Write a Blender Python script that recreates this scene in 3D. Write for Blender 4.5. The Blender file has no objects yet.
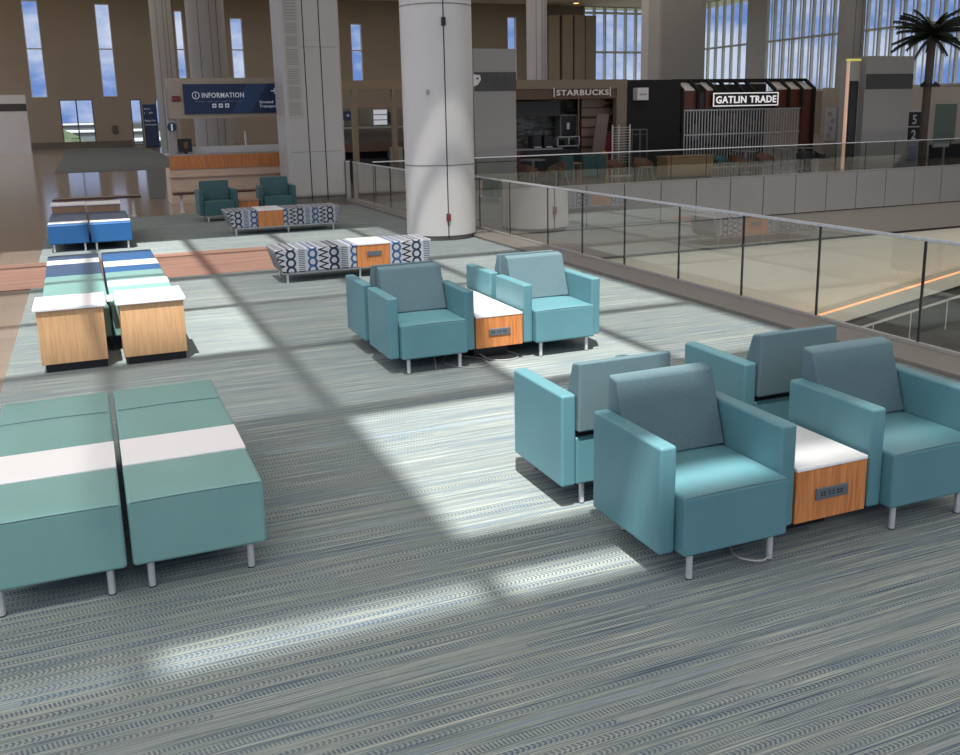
import bpy, bmesh, math, random
from mathutils import Vector, Matrix
random.seed(7)
PI = math.pi
S = bpy.context.scene
COL = S.collection

# ------------------------------------------------------------------ camera
yaw, pitch, roll = 0.3913, 0.2129, -0.0209
F = Vector((math.sin(yaw)*math.cos(pitch), math.cos(yaw)*math.cos(pitch), -math.sin(pitch)))
Rt = Vector((math.cos(yaw), -math.sin(yaw), 0)); Up = Rt.cross(F)
R2 = Rt*math.cos(roll)+Up*math.sin(roll); U2 = -Rt*math.sin(roll)+Up*math.cos(roll)
cam = bpy.data.cameras.new('camera'); camo = bpy.data.objects.new('camera', cam); COL.objects.link(camo)
M = Matrix((R2, U2, -F)).transposed().to_4x4(); M.translation = Vector((0, 0, 2.11)); camo.matrix_world = M
cam.sensor_width = 36; cam.lens = 931.4*36/960
cam.shift_x = (480-477.1)/960; cam.shift_y = -(377.5-314.4)/960
cam.clip_start = .05; cam.clip_end = 2000
S.camera = camo
# ------------------------------------------------------------------ exposure, sky, sun
S.view_settings.view_transform = 'Standard'; S.view_settings.look = 'None'
S.view_settings.gamma = 1; S.view_settings.use_curve_mapping = False
S.view_settings.exposure = 0.3
SKY_STRENGTH = 1.0; ZENITH = 1.9; SUN = 7.4
W = bpy.data.worlds.new('sky'); S.world = W; W.use_nodes = True
nt = W.node_tree; N = nt.nodes; L = nt.links; N.clear()
def nd(nodes, t, **k):
    n = nodes.new(t)
    for a, b in k.items():
        if a.startswith('i_'): n.inputs[int(a[2:])].default_value = b
        else: setattr(n, a, b)
    return n
tc = nd(N, 'ShaderNodeTexCoord'); sep = nd(N, 'ShaderNodeSeparateXYZ'); L.new(tc.outputs['Generated'], sep.inputs[0])
mp = nd(N, 'ShaderNodeMapping'); mp.inputs['Scale'].default_value = (1, 1, 2.2); L.new(tc.outputs['Generated'], mp.inputs[0])
nz = nd(N, 'ShaderNodeTexNoise'); nz.inputs['Scale'].default_value = 9; nz.inputs['Detail'].default_value = 6; nz.inputs['Roughness'].default_value = .62
L.new(mp.outputs[0], nz.inputs['Vector'])
cr = nd(N, 'ShaderNodeValToRGB'); cr.color_ramp.elements[0].position = .40; cr.color_ramp.elements[1].position = .62
L.new(nz.outputs['Fac'], cr.inputs[0])
mixc = nd(N, 'ShaderNodeMixRGB'); mixc.inputs[1].default_value = (.14, .235, .52, 1); mixc.inputs[2].default_value = (.56, .60, .70, 1)
L.new(cr.outputs[0], mixc.inputs[0])
# brighter white overcast high up, haze near the horizon, dull ground below
mr = nd(N, 'ShaderNodeMapRange'); mr.inputs['From Min'].default_value = .25; mr.inputs['From Max'].default_value = .6; L.new(sep.outputs['Z'], mr.inputs['Value'])
mz = nd(N, 'ShaderNodeMixRGB'); mz.inputs[2].default_value = (ZENITH, ZENITH, ZENITH*1.0, 1)
L.new(mr.outputs[0], mz.inputs[0]); L.new(mixc.outputs[0], mz.inputs[1])
mr2 = nd(N, 'ShaderNodeMapRange'); mr2.inputs['From Min'].default_value = -.004; mr2.inputs['From Max'].default_value = .0; L.new(sep.outputs['Z'], mr2.inputs['Value'])
mg = nd(N, 'ShaderNodeMixRGB'); mg.inputs[1].default_value = (.13, .14, .13, 1); L.new(mr2.outputs[0], mg.inputs[0]); L.new(mz.outputs[0], mg.inputs[2])
bg = nd(N, 'ShaderNodeBackground'); bg.inputs[1].default_value = SKY_STRENGTH; L.new(mg.outputs[0], bg.inputs[0])
wo = nd(N, 'ShaderNodeOutputWorld'); L.new(bg.outputs[0], wo.inputs[0])
SX, SY = .17, .36                      # how far the sunlight travels in x and y per metre of fall
sl = bpy.data.lights.new('sun', 'SUN'); sl.energy = SUN; sl.angle = math.radians(.7); sl.color = (1, .97, .92)
so = bpy.data.objects.new('sun', sl); COL.objects.link(so)
so.rotation_euler = Vector((SX, SY, -1)).to_track_quat('-Z', 'Y').to_euler(); so.location = (-6, -12, 30)

# broad fill lights, added to brighten hall and seating (under the roof, which hangs at z = 12)
def fill_light(x, y, sx, sy, power, col=(1, .93, .84)):
    a = bpy.data.lights.new('fill_light', 'AREA'); a.shape = 'RECTANGLE'; a.size = sx; a.size_y = sy; a.energy = power; a.color = col
    o = bpy.data.objects.new('fill_light', a); COL.objects.link(o); o.location = (x, y, 11.9)
fill_light(20, 60, 50, 34, 2400, (1, .95, .89))
fill_light(20, 32, 40, 12, 500)
fill_light(16, 9, 14, 22, 900, (1, .96, .9))
lw = bpy.data.lights.new('lower_level_fill', 'AREA'); lw.shape = 'RECTANGLE'; lw.size = 26; lw.size_y = 3; lw.energy = 420; lw.color = (1, .93, .82)  # added fill that brightens the cream wall of the opening
lo = bpy.data.objects.new('lower_level_fill', lw); COL.objects.link(lo); lo.location = (22, 13, -1.4); lo.rotation_euler = (math.radians(55), 0, 0)
fill_light(-8, 10, 8, 30, 600, (1, .97, .93))  # added side fill for the seating
# ------------------------------------------------------------------ materials
MATS = {}
def mat(name, col, rough=.5, metal=0, spec=.5, emit=None, estr=1, noise=None, bump=None, coat=0):
    if name in MATS: return MATS[name]
    m = bpy.data.materials.new(name); m.use_nodes = True; t = m.node_tree; b = t.nodes['Principled BSDF']
    b.inputs['Base Color'].default_value = (*col, 1); b.inputs['Roughness'].default_value = rough
    b.inputs['Metallic'].default_value = metal; b.inputs['Specular IOR Level'].default_value = spec
    b.inputs['Coat Weight'].default_value = coat
    if emit: b.inputs['Emission Color'].default_value = (*emit, 1); b.inputs['Emission Strength'].default_value = estr
    c = t.nodes.new('ShaderNodeTexCoord')
    if noise:                                    # (scale, amount, stretch)
        mpn = t.nodes.new('ShaderNodeMapping'); mpn.inputs['Scale'].default_value = noise[2] if len(noise) > 2 else (1, 1, 1)
        n = t.nodes.new('ShaderNodeTexNoise'); n.inputs['Scale'].default_value = noise[0]; n.inputs['Detail'].default_value = 4
        r = t.nodes.new('ShaderNodeMapRange'); r.inputs['From Min'].default_value = .3; r.inputs['From Max'].default_value = .7
        r.inputs['To Min'].default_value = 1-noise[1]; r.inputs['To Max'].default_value = 1+noise[1]
        x = t.nodes.new('ShaderNodeVectorMath'); x.operation = 'SCALE'; x.inputs[0].default_value = col
        t.links.new(c.outputs['Object'], mpn.inputs[0]); t.links.new(mpn.outputs[0], n.inputs['Vector'])
        t.links.new(n.outputs['Fac'], r.inputs['Value']); t.links.new(r.outputs[0], x.inputs['Scale']); t.links.new(x.outputs[0], b.inputs['Base Color'])
    if bump:
        n = t.nodes.new('ShaderNodeTexNoise'); n.inputs['Scale'].default_value = bump[0]; n.inputs['Detail'].default_value = 3
        bp = t.nodes.new('ShaderNodeBump'); bp.inputs['Strength'].default_value = bump[1]; bp.inputs['Distance'].default_value = bump[2] if len(bump) > 2 else .002
        t.links.new(c.outputs['Object'], n.inputs['Vector']); t.links.new(n.outputs['Fac'], bp.inputs['Height']); t.links.new(bp.outputs[0], b.inputs['Normal'])
    MATS[name] = m; return m
def glass(name, tint=(.9, .93, .92), gain=1.7, rough=.0):
    if name in MATS: return MATS[name]
    m = bpy.data.materials.new(name); m.use_nodes = True; t = m.node_tree; t.nodes.clear()
    tr = t.nodes.new('ShaderNodeBsdfTransparent'); tr.inputs[0].default_value = (*tint, 1)
    gl = t.nodes.new('ShaderNodeBsdfGlossy'); gl.inputs['Roughness'].default_value = rough; gl.inputs[0].default_value = (.98, .97, .93, 1)
    fr = t.nodes.new('ShaderNodeFresnel'); fr.inputs[0].default_value = 1.5
    mu = t.nodes.new('ShaderNodeMath'); mu.operation = 'MULTIPLY'; mu.inputs[1].default_value = gain; mu.use_clamp = True
    mx = t.nodes.new('ShaderNodeMixShader'); o = t.nodes.new('ShaderNodeOutputMaterial')
    # front faces only reflect once: the far side of the thin pane stays clear
    geo = t.nodes.new('ShaderNodeNewGeometry'); inv = t.nodes.new('ShaderNodeMath'); inv.operation = 'SUBTRACT'; inv.inputs[0].default_value = 1
    t.links.new(geo.outputs['Backfacing'], inv.inputs[1]); m2 = t.nodes.new('ShaderNodeMath'); m2.operation = 'MULTIPLY'
    t.links.new(fr.outputs[0], mu.inputs[0]); t.links.new(mu.outputs[0], m2.inputs[0]); t.links.new(inv.outputs[0], m2.inputs[1])
    t.links.new(m2.outputs[0], mx.inputs[0]); t.links.new(tr.outputs[0], mx.inputs[1]); t.links.new(gl.outputs[0], mx.inputs[2]); t.links.new(mx.outputs[0], o.inputs[0])
    MATS[name] = m; return m
def pane_mat(k):  # skylight pane that dims the sun to shape its patches
    nm = 'sun_mask_pane_%02d' % round(k*100)
    if nm in MATS: return MATS[nm]
    m = bpy.data.materials.new(nm); m.use_nodes = True; t = m.node_tree; t.nodes.clear()
    tr = t.nodes.new('ShaderNodeBsdfTransparent'); tr.inputs[0].default_value = (k, k, k, 1)
    df = t.nodes.new('ShaderNodeBsdfTranslucent'); df.inputs[0].default_value = (.5, .5, .5, 1)
    mx = t.nodes.new('ShaderNodeMixShader'); mx.inputs[0].default_value = .0 if k > .95 else .12
    o = t.nodes.new('ShaderNodeOutputMaterial')
    t.links.new(tr.outputs[0], mx.inputs[1]); t.links.new(df.outputs[0], mx.inputs[2]); t.links.new(mx.outputs[0], o.inputs[0])
    MATS[nm] = m; return m
def wood(name, c1, c2, scale=6, axis='X', rough=.4):
    if name in MATS: return MATS[name]
    m = mat(name, c1, rough); t = m.node_tree; b = t.nodes['Principled BSDF']
    c = t.nodes.new('ShaderNodeTexCoord'); mpn = t.nodes.new('ShaderNodeMapping')
    mpn.inputs['Scale'].default_value = {'X': (1, 1, 9), 'Z': (12, 12, .8), 'Y': (9, 1, 9)}[axis]
    n = t.nodes.new('ShaderNodeTexNoise'); n.inputs['Scale'].default_value = scale; n.inputs['Detail'].default_value = 5; n.inputs['Distortion'].default_value = .6
    r = t.nodes.new('ShaderNodeValToRGB'); r.color_ramp.elements[0].position = .35; r.color_ramp.elements[0].color = (*c2, 1); r.color_ramp.elements[1].position = .62; r.color_ramp.elements[1].color = (*c1, 1)
    t.links.new(c.outputs['Object'], mpn.inputs[0]); t.links.new(mpn.outputs[0], n.inputs['Vector']); t.links.new(n.outputs['Fac'], r.inputs[0]); t.links.new(r.outputs[0], b.inputs['Base Color'])
    return m

class G:                                         # tiny node-maths helper
    def __init__(s, m): s.t = m.node_tree; s.b = s.t.nodes['Principled BSDF']
    def put(s, sock, v):
        if hasattr(v, 'is_linked') or isinstance(v, bpy.types.NodeSocket): s.t.links.new(v, sock)
        else: sock.default_value = v
    def m(s, op, a, b=0, c=0, clamp=False):
        n = s.t.nodes.new('ShaderNodeMath'); n.operation = op; n.use_clamp = clamp
        for i, v in enumerate((a, b, c)): s.put(n.inputs[i], v)
        return n.outputs[0]
    def mix(s, f, a, b):
        n = s.t.nodes.new('ShaderNodeMixRGB'); s.put(n.inputs[0], f)
        for i, v in ((1, a), (2, b)): s.put(n.inputs[i], (*v, 1) if isinstance(v, tuple) else v)
        return n.outputs[0]
    def xyz(s, src='Object'):
        c = s.t.nodes.new('ShaderNodeTexCoord'); p = s.t.nodes.new('ShaderNodeSeparateXYZ'); s.t.links.new(c.outputs[src], p.inputs[0]); return p.outputs
    def comb(s, x, y, z=0):
        n = s.t.nodes.new('ShaderNodeCombineXYZ')
        for i, v in enumerate((x, y, z)): s.put(n.inputs[i], v)
        return n.outputs[0]
    def rnd(s, x, y=0., z=0.):
        n = s.t.nodes.new('ShaderNodeTexWhiteNoise'); n.noise_dimensions = '3D'; s.t.links.new(s.comb(x, y, z), n.inputs['Vector']); return n.outputs['Value']
    def noise(s, vec, scale=1., det=2., rough=.5):
        n = s.t.nodes.new('ShaderNodeTexNoise'); n.inputs['Scale'].default_value = scale; n.inputs['Detail'].default_value = det; n.inputs['Roughness'].default_value = rough
        s.t.links.new(vec, n.inputs['Vector']); return n.outputs['Fac']
    def ramp(s, f, stops, interp='LINEAR'):
        n = s.t.nodes.new('ShaderNodeValToRGB'); n.color_ramp.interpolation = interp; e = n.color_ramp.elements
        while len(e) < len(stops): e.new(.5)
        for k, (p, c) in enumerate(stops): e[k].position = p; e[k].color = (*c, 1)
        s.put(n.inputs[0], f); return n.outputs[0]

def carpet_material():
    m = mat('striped_carpet', (.2, .22, .22), .95, spec=.1); g = G(m); X, Y, Z = g.xyz()
    # wide bands carry a herringbone or comb weave, thin lines run between them
    yy = g.m('ADD', Y, g.m('MULTIPLY', g.noise(g.comb(g.m('MULTIPLY', X, .6), g.m('MULTIPLY', Y, 3.)), 1.), .010))
    bw = .062
    v = g.m('DIVIDE', yy, bw); cell = g.m('FLOOR', v); fv = g.m('FRACT', v)
    sx = g.m('FLOOR', g.m('ADD', g.m('MULTIPLY', X, .55), g.m('MULTIPLY', g.rnd(cell), 9.)))
    r1 = g.rnd(cell, sx, 3.); r2 = g.rnd(cell, sx, 7.); r3 = g.rnd(cell, 0., 5.)
    # chevrons
    tent = g.m('ABSOLUTE', g.m('SUBTRACT', fv, .5))
    ph = g.m('ADD', g.m('DIVIDE', X, .021), g.m('MULTIPLY', tent, 1.9))
    chev = g.m('GREATER_THAN', g.m('FRACT', ph), .52)
    comb = g.m('GREATER_THAN', g.m('FRACT', g.m('ADD', g.m('DIVIDE', X, .016), fv)), .5)
    wv = g.mix(g.m('GREATER_THAN', r3, .62), chev, comb)
    wov = g.m('MULTIPLY', wv, g.m('GREATER_THAN', r2, .10))
    inband = g.m('LESS_THAN', tent, g.m('ADD', .16, g.m('MULTIPLY', g.rnd(cell, 0., 21.), .16)))
    # stripe tones
    fine = g.noise(g.comb(g.m('MULTIPLY', X, .7), g.m('MULTIPLY', yy, 75.)), 1., 3., .7)
    tone = g.ramp(fine, [(.32, (.018, .034, .060)), (.40, (.06, .09, .12)), (.46, (.20, .215, .19)), (.50, (.10, .125, .13)), (.545, (.20, .21, .165)), (.59, (.07, .11, .155)), (.66, (.32, .325, .25))])
    hair = g.noise(g.comb(g.m('MULTIPLY', X, 1.4), g.m('MULTIPLY', yy, 210.)), 1., 1., .5)
    tone = g.mix(g.m('MULTIPLY', g.m('GREATER_THAN', hair, .56), .55), tone, (.035, .055, .075))
    tone = g.mix(g.m('MULTIPLY', g.m('LESS_THAN', hair, .40), .5), tone, (.34, .345, .30))
    band = g.ramp(r1, [(0., (.13, .18, .22)), (.25, (.19, .20, .19)), (.5, (.15, .18, .185)), (.72, (.24, .245, .21)), (1., (.12, .16, .20))])
    dark = g.mix(g.rnd(cell, sx, 11.), (.030, .050, .072), (.055, .075, .09))
    woven = g.mix(wov, band, dark)
    col = g.mix(g.m('MULTIPLY', inband, .66), tone, woven)
    big = g.noise(g.comb(g.m('MULTIPLY', X, .3), g.m('MULTIPLY', Y, 2.2)), 1., 2.)
    col = g.mix(g.m('MULTIPLY', big, .12), col, (.14, .18, .20))
    hs = g.t.nodes.new('ShaderNodeHueSaturation'); hs.inputs['Value'].default_value = 1.42; hs.inputs['Saturation'].default_value = 1.0
    g.t.links.new(col, hs.inputs['Color'])
    g.t.links.new(hs.outputs[0], g.b.inputs['Base Color'])
    bp = g.t.nodes.new('ShaderNodeBump'); bp.inputs['Strength'].default_value = .35; bp.inputs['Distance'].default_value = .003
    g.t.links.new(g.noise(g.comb(g.m('MULTIPLY', X, 90.), g.m('MULTIPLY', Y, 160.)), 1., 2.), bp.inputs['Height']); g.t.links.new(bp.outputs[0], g.b.inputs['Normal'])
    return m
def tile_material(name, c1, c2, sx=1.2, sy=.6, rough=.12):
    m = mat(name, c1, rough, spec=.5); g = G(m); X, Y, Z = g.xyz()
    u = g.m('DIVIDE', X, sx); v = g.m('DIVIDE', Y, sy)
    r = g.rnd(g.m('FLOOR', u), g.m('FLOOR', v))
    ln = g.m('MAXIMUM', g.m('LESS_THAN', g.m('FRACT', u), .006/sx), g.m('LESS_THAN', g.m('FRACT', v), .006/sy))
    n = g.noise(g.comb(g.m('MULTIPLY', X, .5), g.m('MULTIPLY', Y, 2.)), 1.5, 5.)
    col = g.mix(g.m('ADD', g.m('MULTIPLY', r, .5), g.m('MULTIPLY', n, .5)), c1, c2)
    col = g.mix(ln, col, tuple(k*.55 for k in c1))
    g.t.links.new(col, g.b.inputs['Base Color'])
    bp = g.t.nodes.new('ShaderNodeBump'); bp.inputs['Strength'].default_value = .12; bp.inputs['Distance'].default_value = .01
    g.t.links.new(g.noise(g.comb(g.m('MULTIPLY', X, .25), g.m('MULTIPLY', Y, 1.6)), 1., 2.), bp.inputs['Height']); g.t.links.new(bp.outputs[0], g.b.inputs['Normal'])
    return m
def pattern_material():
    m = mat('looped_upholstery', (.5, .5, .5), .7, spec=.2); g = G(m); X, Y, Z = g.xyz()
    pw = .142; u = g.m('DIVIDE', g.m('ADD', X, g.m('MULTIPLY', Y, .0)), pw); cu = g.m('FLOOR', u); fu = g.m('SUBTRACT', g.m('FRACT', u), .5)
    w = g.m('ADD', Z, Y); k = g.m('MODULO', g.m('ADD', cu, 40.), 4.)
    # rings, two winding strands
    rp = .105; v = g.m('DIVIDE', w, rp); fv = g.m('SUBTRACT', g.m('FRACT', v), .5)
    d = g.m('SQRT', g.m('ADD', g.m('POWER', g.m('DIVIDE', fu, .46), 2.), g.m('POWER', g.m('DIVIDE', fv, .60), 2.)))
    ring = g.m('LESS_THAN', g.m('ABSOLUTE', g.m('SUBTRACT', d, .80)), .22)
    zz = g.m('ABSOLUTE', g.m('SUBTRACT', g.m('FRACT', g.m('DIVIDE', w, .075)), .5))
    zig = g.m('LESS_THAN', g.m('ABSOLUTE', g.m('SUBTRACT', fu, g.m('SUBTRACT', g.m('MULTIPLY', zz, 1.5), .375))), .19)
    cmb = g.m('MULTIPLY', g.m('LESS_THAN', g.m('FRACT', g.m('DIVIDE', w, .024)), .5), g.m('LESS_THAN', g.m('ABSOLUTE', fu), .3))
    isz = g.m('LESS_THAN', k, .5); isc = g.m('COMPARE', k, 2., .4)
    msk = g.mix(isz, g.mix(isc, ring, cmb), zig)
    ink = g.ramp(g.m('DIVIDE', k, 4.), [(0., (.012, .014, .02)), (.2, (.018, .028, .06)), (.45, (.07, .10, .13)), (.7, (.035, .085, .20))], 'CONSTANT')
    base = g.mix(g.noise(g.comb(X, Y, Z), 60., 2.), (.32, .33, .36), (.47, .48, .51))
    g.t.links.new(g.mix(msk, base, ink), g.b.inputs['Base Color'])
    return m

TEAL = mat('teal_vinyl', (.095, .225, .26), .42, spec=.4, noise=(3, .05), bump=(140, .12, .001))
TEALD = mat('teal_vinyl_shaded', (.05, .12, .125), .5, spec=.3)  # same teal vinyl, darkened for the chairs standing in shade
TEALG = mat('seafoam_vinyl', (.175, .335, .32), .42, spec=.4, noise=(3, .05), bump=(140, .12, .001))
FAB = mat('teal_grey_fabric', (.10, .158, .178), .9, spec=.15, noise=(220, .18), bump=(400, .3, .001))
FABD = mat('teal_grey_fabric_shaded', (.055, .11, .12), .9, spec=.15)  # same chair fabric with shade put into the colour
PIPE = mat('teal_piping', (.06, .14, .16), .5)
STEEL = mat('brushed_steel', (.60, .61, .62), .38, .45, noise=(30, .1, (1, 1, .1)))
BLACK = mat('black_plastic', (.012, .012, .014), .45)
SHADOWGAP = mat('gap_shade_and_frame', (.008, .008, .009), .8)  # near-black for the shaded chair gap and the bench frames
WHITE = mat('white_laminate', (.78, .78, .79), .3, spec=.4, noise=(2, .02))
ORW = wood('orange_wood', (.60, .235, .075), (.42, .145, .04), 5, 'Z', .38)
OAK = wood('light_oak', (.62, .38, .20), (.53, .31, .15), 5, 'Z', .45)
OAKD = wood('tan_laminate', (.34, .21, .13), (.28, .17, .10), 5, 'Z', .5)
DARKW = wood('dark_red_wood', (.10, .045, .03), (.06, .03, .02), 5, 'X', .4)
NAVY = mat('navy_vinyl', (.035, .075, .155), .45, spec=.35, noise=(3, .06))
BLUE = mat('blue_vinyl', (.018, .095, .25), .42, spec=.35, noise=(3, .06))
GREYP = mat('grey_socket_plate', (.13, .15, .17), .4, .3)
CABLE = mat('grey_cable', (.35, .35, .34), .5)
CARPET = carpet_material()
TILE = tile_material('polished_beige_tile', (.20, .165, .135), (.26, .215, .175))
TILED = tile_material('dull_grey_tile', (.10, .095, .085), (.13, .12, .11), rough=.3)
RUST = wood('rust_brown_inlay', (.235, .125, .09), (.15, .085, .065), 1.2, 'X', .85)
_m = RUST.node_tree.nodes['Mapping']; _m.inputs['Scale'].default_value = (.4, 7, 1)
KERB = mat('taupe_stone', (.17, .155, .14), .45, noise=(8, .06))
WALLB = mat('beige_plaster', (.30, .245, .185), .85, noise=(.3, .05))
CEIL = mat('pale_ceiling', (.78, .68, .60), .9)
COLM = mat('white_metal_cladding', (.60, .585, .56), .38, .1, noise=(.8, .03))
COLG = mat('grey_metal_cladding', (.33, .32, .30), .5, .1, noise=(.6, .03))
SEAM = mat('dark_seam', (.02, .02, .02), .7)
PANEL = mat('grey_fascia_panel', (.24, .235, .225), .45, noise=(.7, .04))
FASC = mat('taupe_fascia', (.27, .245, .215), .7)
LOW = mat('cream_lower_wall', (.74, .70, .57), .6, noise=(.3, .05))
PATT = pattern_material()
RAILG = glass('rail_glass', (.93, .94, .92), 3.2)
FARG = glass('far_rail_glass', (.80, .82, .81), .45)
WING = glass('window_glass', (.92, .95, .98), .8)

# ------------------------------------------------------------------ geometry helpers
def tag(o, label=None, cat=None, group=None, kind=None):
    if label: o['label'] = label
    if cat: o['category'] = cat
    if group: o['group'] = group
    if kind: o['kind'] = kind
    return o
def empty(name, loc=(0, 0, 0), rz=0, label=None, cat=None, group=None, kind=None):
    o = bpy.data.objects.new(name, None); COL.objects.link(o); o.location = loc; o.rotation_euler = (0, 0, rz); o.empty_display_size = .1
    return tag(o, label, cat, group, kind)
def obj(name, bm, m, parent=None, smooth=False):
    me = bpy.data.meshes.new(name); bmesh.ops.recalc_face_normals(bm, faces=bm.faces)
    for e in bm.edges:
        if len(e.link_faces) == 2 and e.calc_face_angle(0) > .9: e.smooth = False
    bm.to_mesh(me); bm.free()
    for mm in (m if isinstance(m, (list, tuple)) else [m]): me.materials.append(mm)
    if smooth:
        me.polygons.foreach_set('use_smooth', [True]*len(me.polygons))
        me.update()
    o = bpy.data.objects.new(name, me); COL.objects.link(o)
    if parent: o.parent = parent
    return o
def box(bm, x0, x1, y0, y1, z0, z1, r=0, seg=2, mi=0):
    b2 = bmesh.new(); bmesh.ops.create_cube(b2, size=1)
    for v in b2.verts: v.co = Vector((x0+(v.co.x+.5)*(x1-x0), y0+(v.co.y+.5)*(y1-y0), z0+(v.co.z+.5)*(z1-z0)))
    if r: bmesh.ops.bevel(b2, geom=list(b2.edges), offset=r, segments=seg, profile=.5, affect='EDGES', clamp_overlap=True)
    merge(bm, b2, mi); return bm
def merge(bm, b2, mi=0):
    mp_ = {}
    for v in b2.verts: mp_[v] = bm.verts.new(v.co)
    for f in b2.faces:
        try:
            nf = bm.faces.new([mp_[v] for v in f.verts]); nf.material_index = mi; nf.smooth = f.smooth
        except ValueError: pass
    b2.free()
def B(*a, **k): return box(bmesh.new(), *a, **k)
def prism(bm, pts, axis, a, b, r=0, seg=2, taper=None):
    """extrude the closed outline pts along an axis; pts are (y,z) for X, (x,z) for Y, (x,y) for Z"""
    b2 = bmesh.new()
    def P(p, t): return {'X': (t, p[0], p[1]), 'Y': (p[0], t, p[1]), 'Z': (p[0], p[1], t)}[axis]
    A = [b2.verts.new(P(p, a)) for p in pts]; Bv = [b2.verts.new(P(p, b)) for p in pts]
    b2.faces.new(A); b2.faces.new(Bv[::-1]); n = len(pts)
    for i in range(n): b2.faces.new((A[i], Bv[i], Bv[(i+1) % n], A[(i+1) % n]))
    bmesh.ops.recalc_face_normals(b2, faces=b2.faces)
    if taper: taper(b2)
    if r: bmesh.ops.bevel(b2, geom=list(b2.edges), offset=r, segments=seg, profile=.5, affect='EDGES', clamp_overlap=True)
    merge(bm, b2); return bm
def rod(bm, p0, p1, r, n=12, r1=None):
    p0, p1 = Vector(p0), Vector(p1); d = p1-p0; q = d.to_track_quat('Z', 'Y'); r1 = r if r1 is None else r1
    A = [bm.verts.new(p0+q@Vector((r*math.cos(2*PI*i/n), r*math.sin(2*PI*i/n), 0))) for i in range(n)]
    C = [bm.verts.new(p1+q@Vector((r1*math.cos(2*PI*i/n), r1*math.sin(2*PI*i/n), 0))) for i in range(n)]
    bm.faces.new(A[::-1]); bm.faces.new(C)
    for i in range(n):
        f = bm.faces.new((A[i], A[(i+1) % n], C[(i+1) % n], C[i])); f.smooth = True
    return bm
def tube(bm, pts, r, n=8):
    pts = [Vector(p) for p in pts]; rings = []
    for i, p in enumerate(pts):
        d = (pts[min(i+1, len(pts)-1)]-pts[max(i-1, 0)]).normalized(); q = d.to_track_quat('Z', 'Y')
        rings.append([bm.verts.new(p+q@Vector((r*math.cos(2*PI*k/n), r*math.sin(2*PI*k/n), 0))) for k in range(n)])
    for a, b in zip(rings, rings[1:]):
        for k in range(n):
            j = min(range(n), key=lambda j: (b[j].co-a[0].co).length) if k == 0 else j
            f = bm.faces.new((a[k], a[(k+1) % n], b[(k+1+j) % n], b[(k+j) % n])); f.smooth = True
    bm.faces.new(rings[0][::-1]); bm.faces.new(rings[-1]); return bm
def soft(o):                                     # weighted smoothing on bevelled blocks
    me = o.data; me.polygons.foreach_set('use_smooth', [True]*len(me.polygons))
    w = o.modifiers.new('weighted', 'WEIGHTED_NORMAL'); w.keep_sharp = False; w.weight = 90; return o
def sobj(name, bm, m, parent=None): return soft(obj(name, bm, m, parent))
def text(name, s, size, loc, m, parent=None, ext=.01, width=None, rot=(PI/2, 0, 0), align='LEFT', bold=.0):
    c = bpy.data.curves.new(name, 'FONT'); c.body = s; c.size = size; c.extrude = ext; c.offset = bold; c.align_x = align; c.resolution_u = 3; c.space_character = 1.1
    t = bpy.data.objects.new(name+'_tmp', c); COL.objects.link(t)
    bpy.context.view_layer.update(); dg = bpy.context.evaluated_depsgraph_get()
    me = bpy.data.meshes.new_from_object(t.evaluated_get(dg)); bpy.data.objects.remove(t); bpy.data.curves.remove(c)
    if width:
        xs = [v.co.x for v in me.vertices]; k = width/(max(xs)-min(xs)); x0 = min(xs)
        for v in me.vertices: v.co.x = (v.co.x-x0)*k
    me.materials.clear(); me.materials.append(m)
    o = bpy.data.objects.new(name, me); COL.objects.link(o); o.location = loc; o.rotation_euler = rot
    if parent: o.parent = parent
    return o
def kids(o): return [c for c in bpy.data.objects if c.parent == o]
def copy_tree(o, parent=None):
    c = o.copy(); COL.objects.link(c); c.parent = parent
    for ch in kids(o): copy_tree(ch, c)
    return c
def struct(name, bm, m, parent=None):
    o = obj(name, bm, m, parent)
    if not parent: o['kind'] = 'structure'
    return o

# ================================================================== THE SETTING
FY = 23.3                                         # near face of the far side of the opening
FWY, RWX = 83., 56.5
CZ = 12.0
KX, VX = 6.10, 6.52                               # kerb and edge of the opening
b = bmesh.new()
box(b, -30, VX+.2, -12, FY, -.35, 0); box(b, -30, 60, FY, 86, -.35, 0)
struct('floor', b, TILE)
struct('floor_carpet', B(-.8, KX, -2, 22.0, 0, .008), CARPET)
struct('floor_inlay', B(-2.9, 2.62, 13.15, 15.6, .008, .011), RUST)
struct('floor_far_carpet', B(-1.2, 4.6, 43, 80, 0, .01), mat('slate_carpet', (.075, .085, .085), .95))
struct('floor_far_runner', prism(bmesh.new(), [(1.55, 27), (1.95, 26.8), (3.25, 43), (2.5, 43)], 'Z', 0, .01), MATS['slate_carpet'])
struct('trim_1', B(KX, VX+.16, -2, 17.1, 0, .045, r=.004, seg=1), KERB)
struct('trim_6', B(5.95, VX+.16, 17.1, FY, 0, .045, r=.004, seg=1), KERB)
# walls of the opening and the level below
struct('trim_2', B(VX+.17, VX+.24, -2, FY, -1.2, .0), PANEL)
b = bmesh.new(); x = VX+.3; k = 0
while x < 42:
    box(b, x+.012, x+1.228, FY-.06, FY-.005, -1.17, .03, r=.006, seg=1); x += 1.24
fp = struct('trim_3', b, PANEL); struct('panel_backing', B(VX+.3, 42, FY-.03, FY-.002, -1.2, .0), SEAM, fp)
struct('trim_4', B(VX+.3, 42, FY+.02, FY+.3, -2.05, -1.2), FASC)
struct('trim_5', B(VX+.3, 42, FY+.12, FY+.3, -2.14, -2.05), SEAM)
struct('wall_lower', B(-2, 42, FY+.25, FY+.5, -6.2, -2.14), LOW)
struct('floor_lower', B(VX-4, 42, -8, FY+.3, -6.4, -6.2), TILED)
struct('wall_lower_side', B(41.8, 42, -6, FY+.3, -6.2, 0), PANEL)
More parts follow.
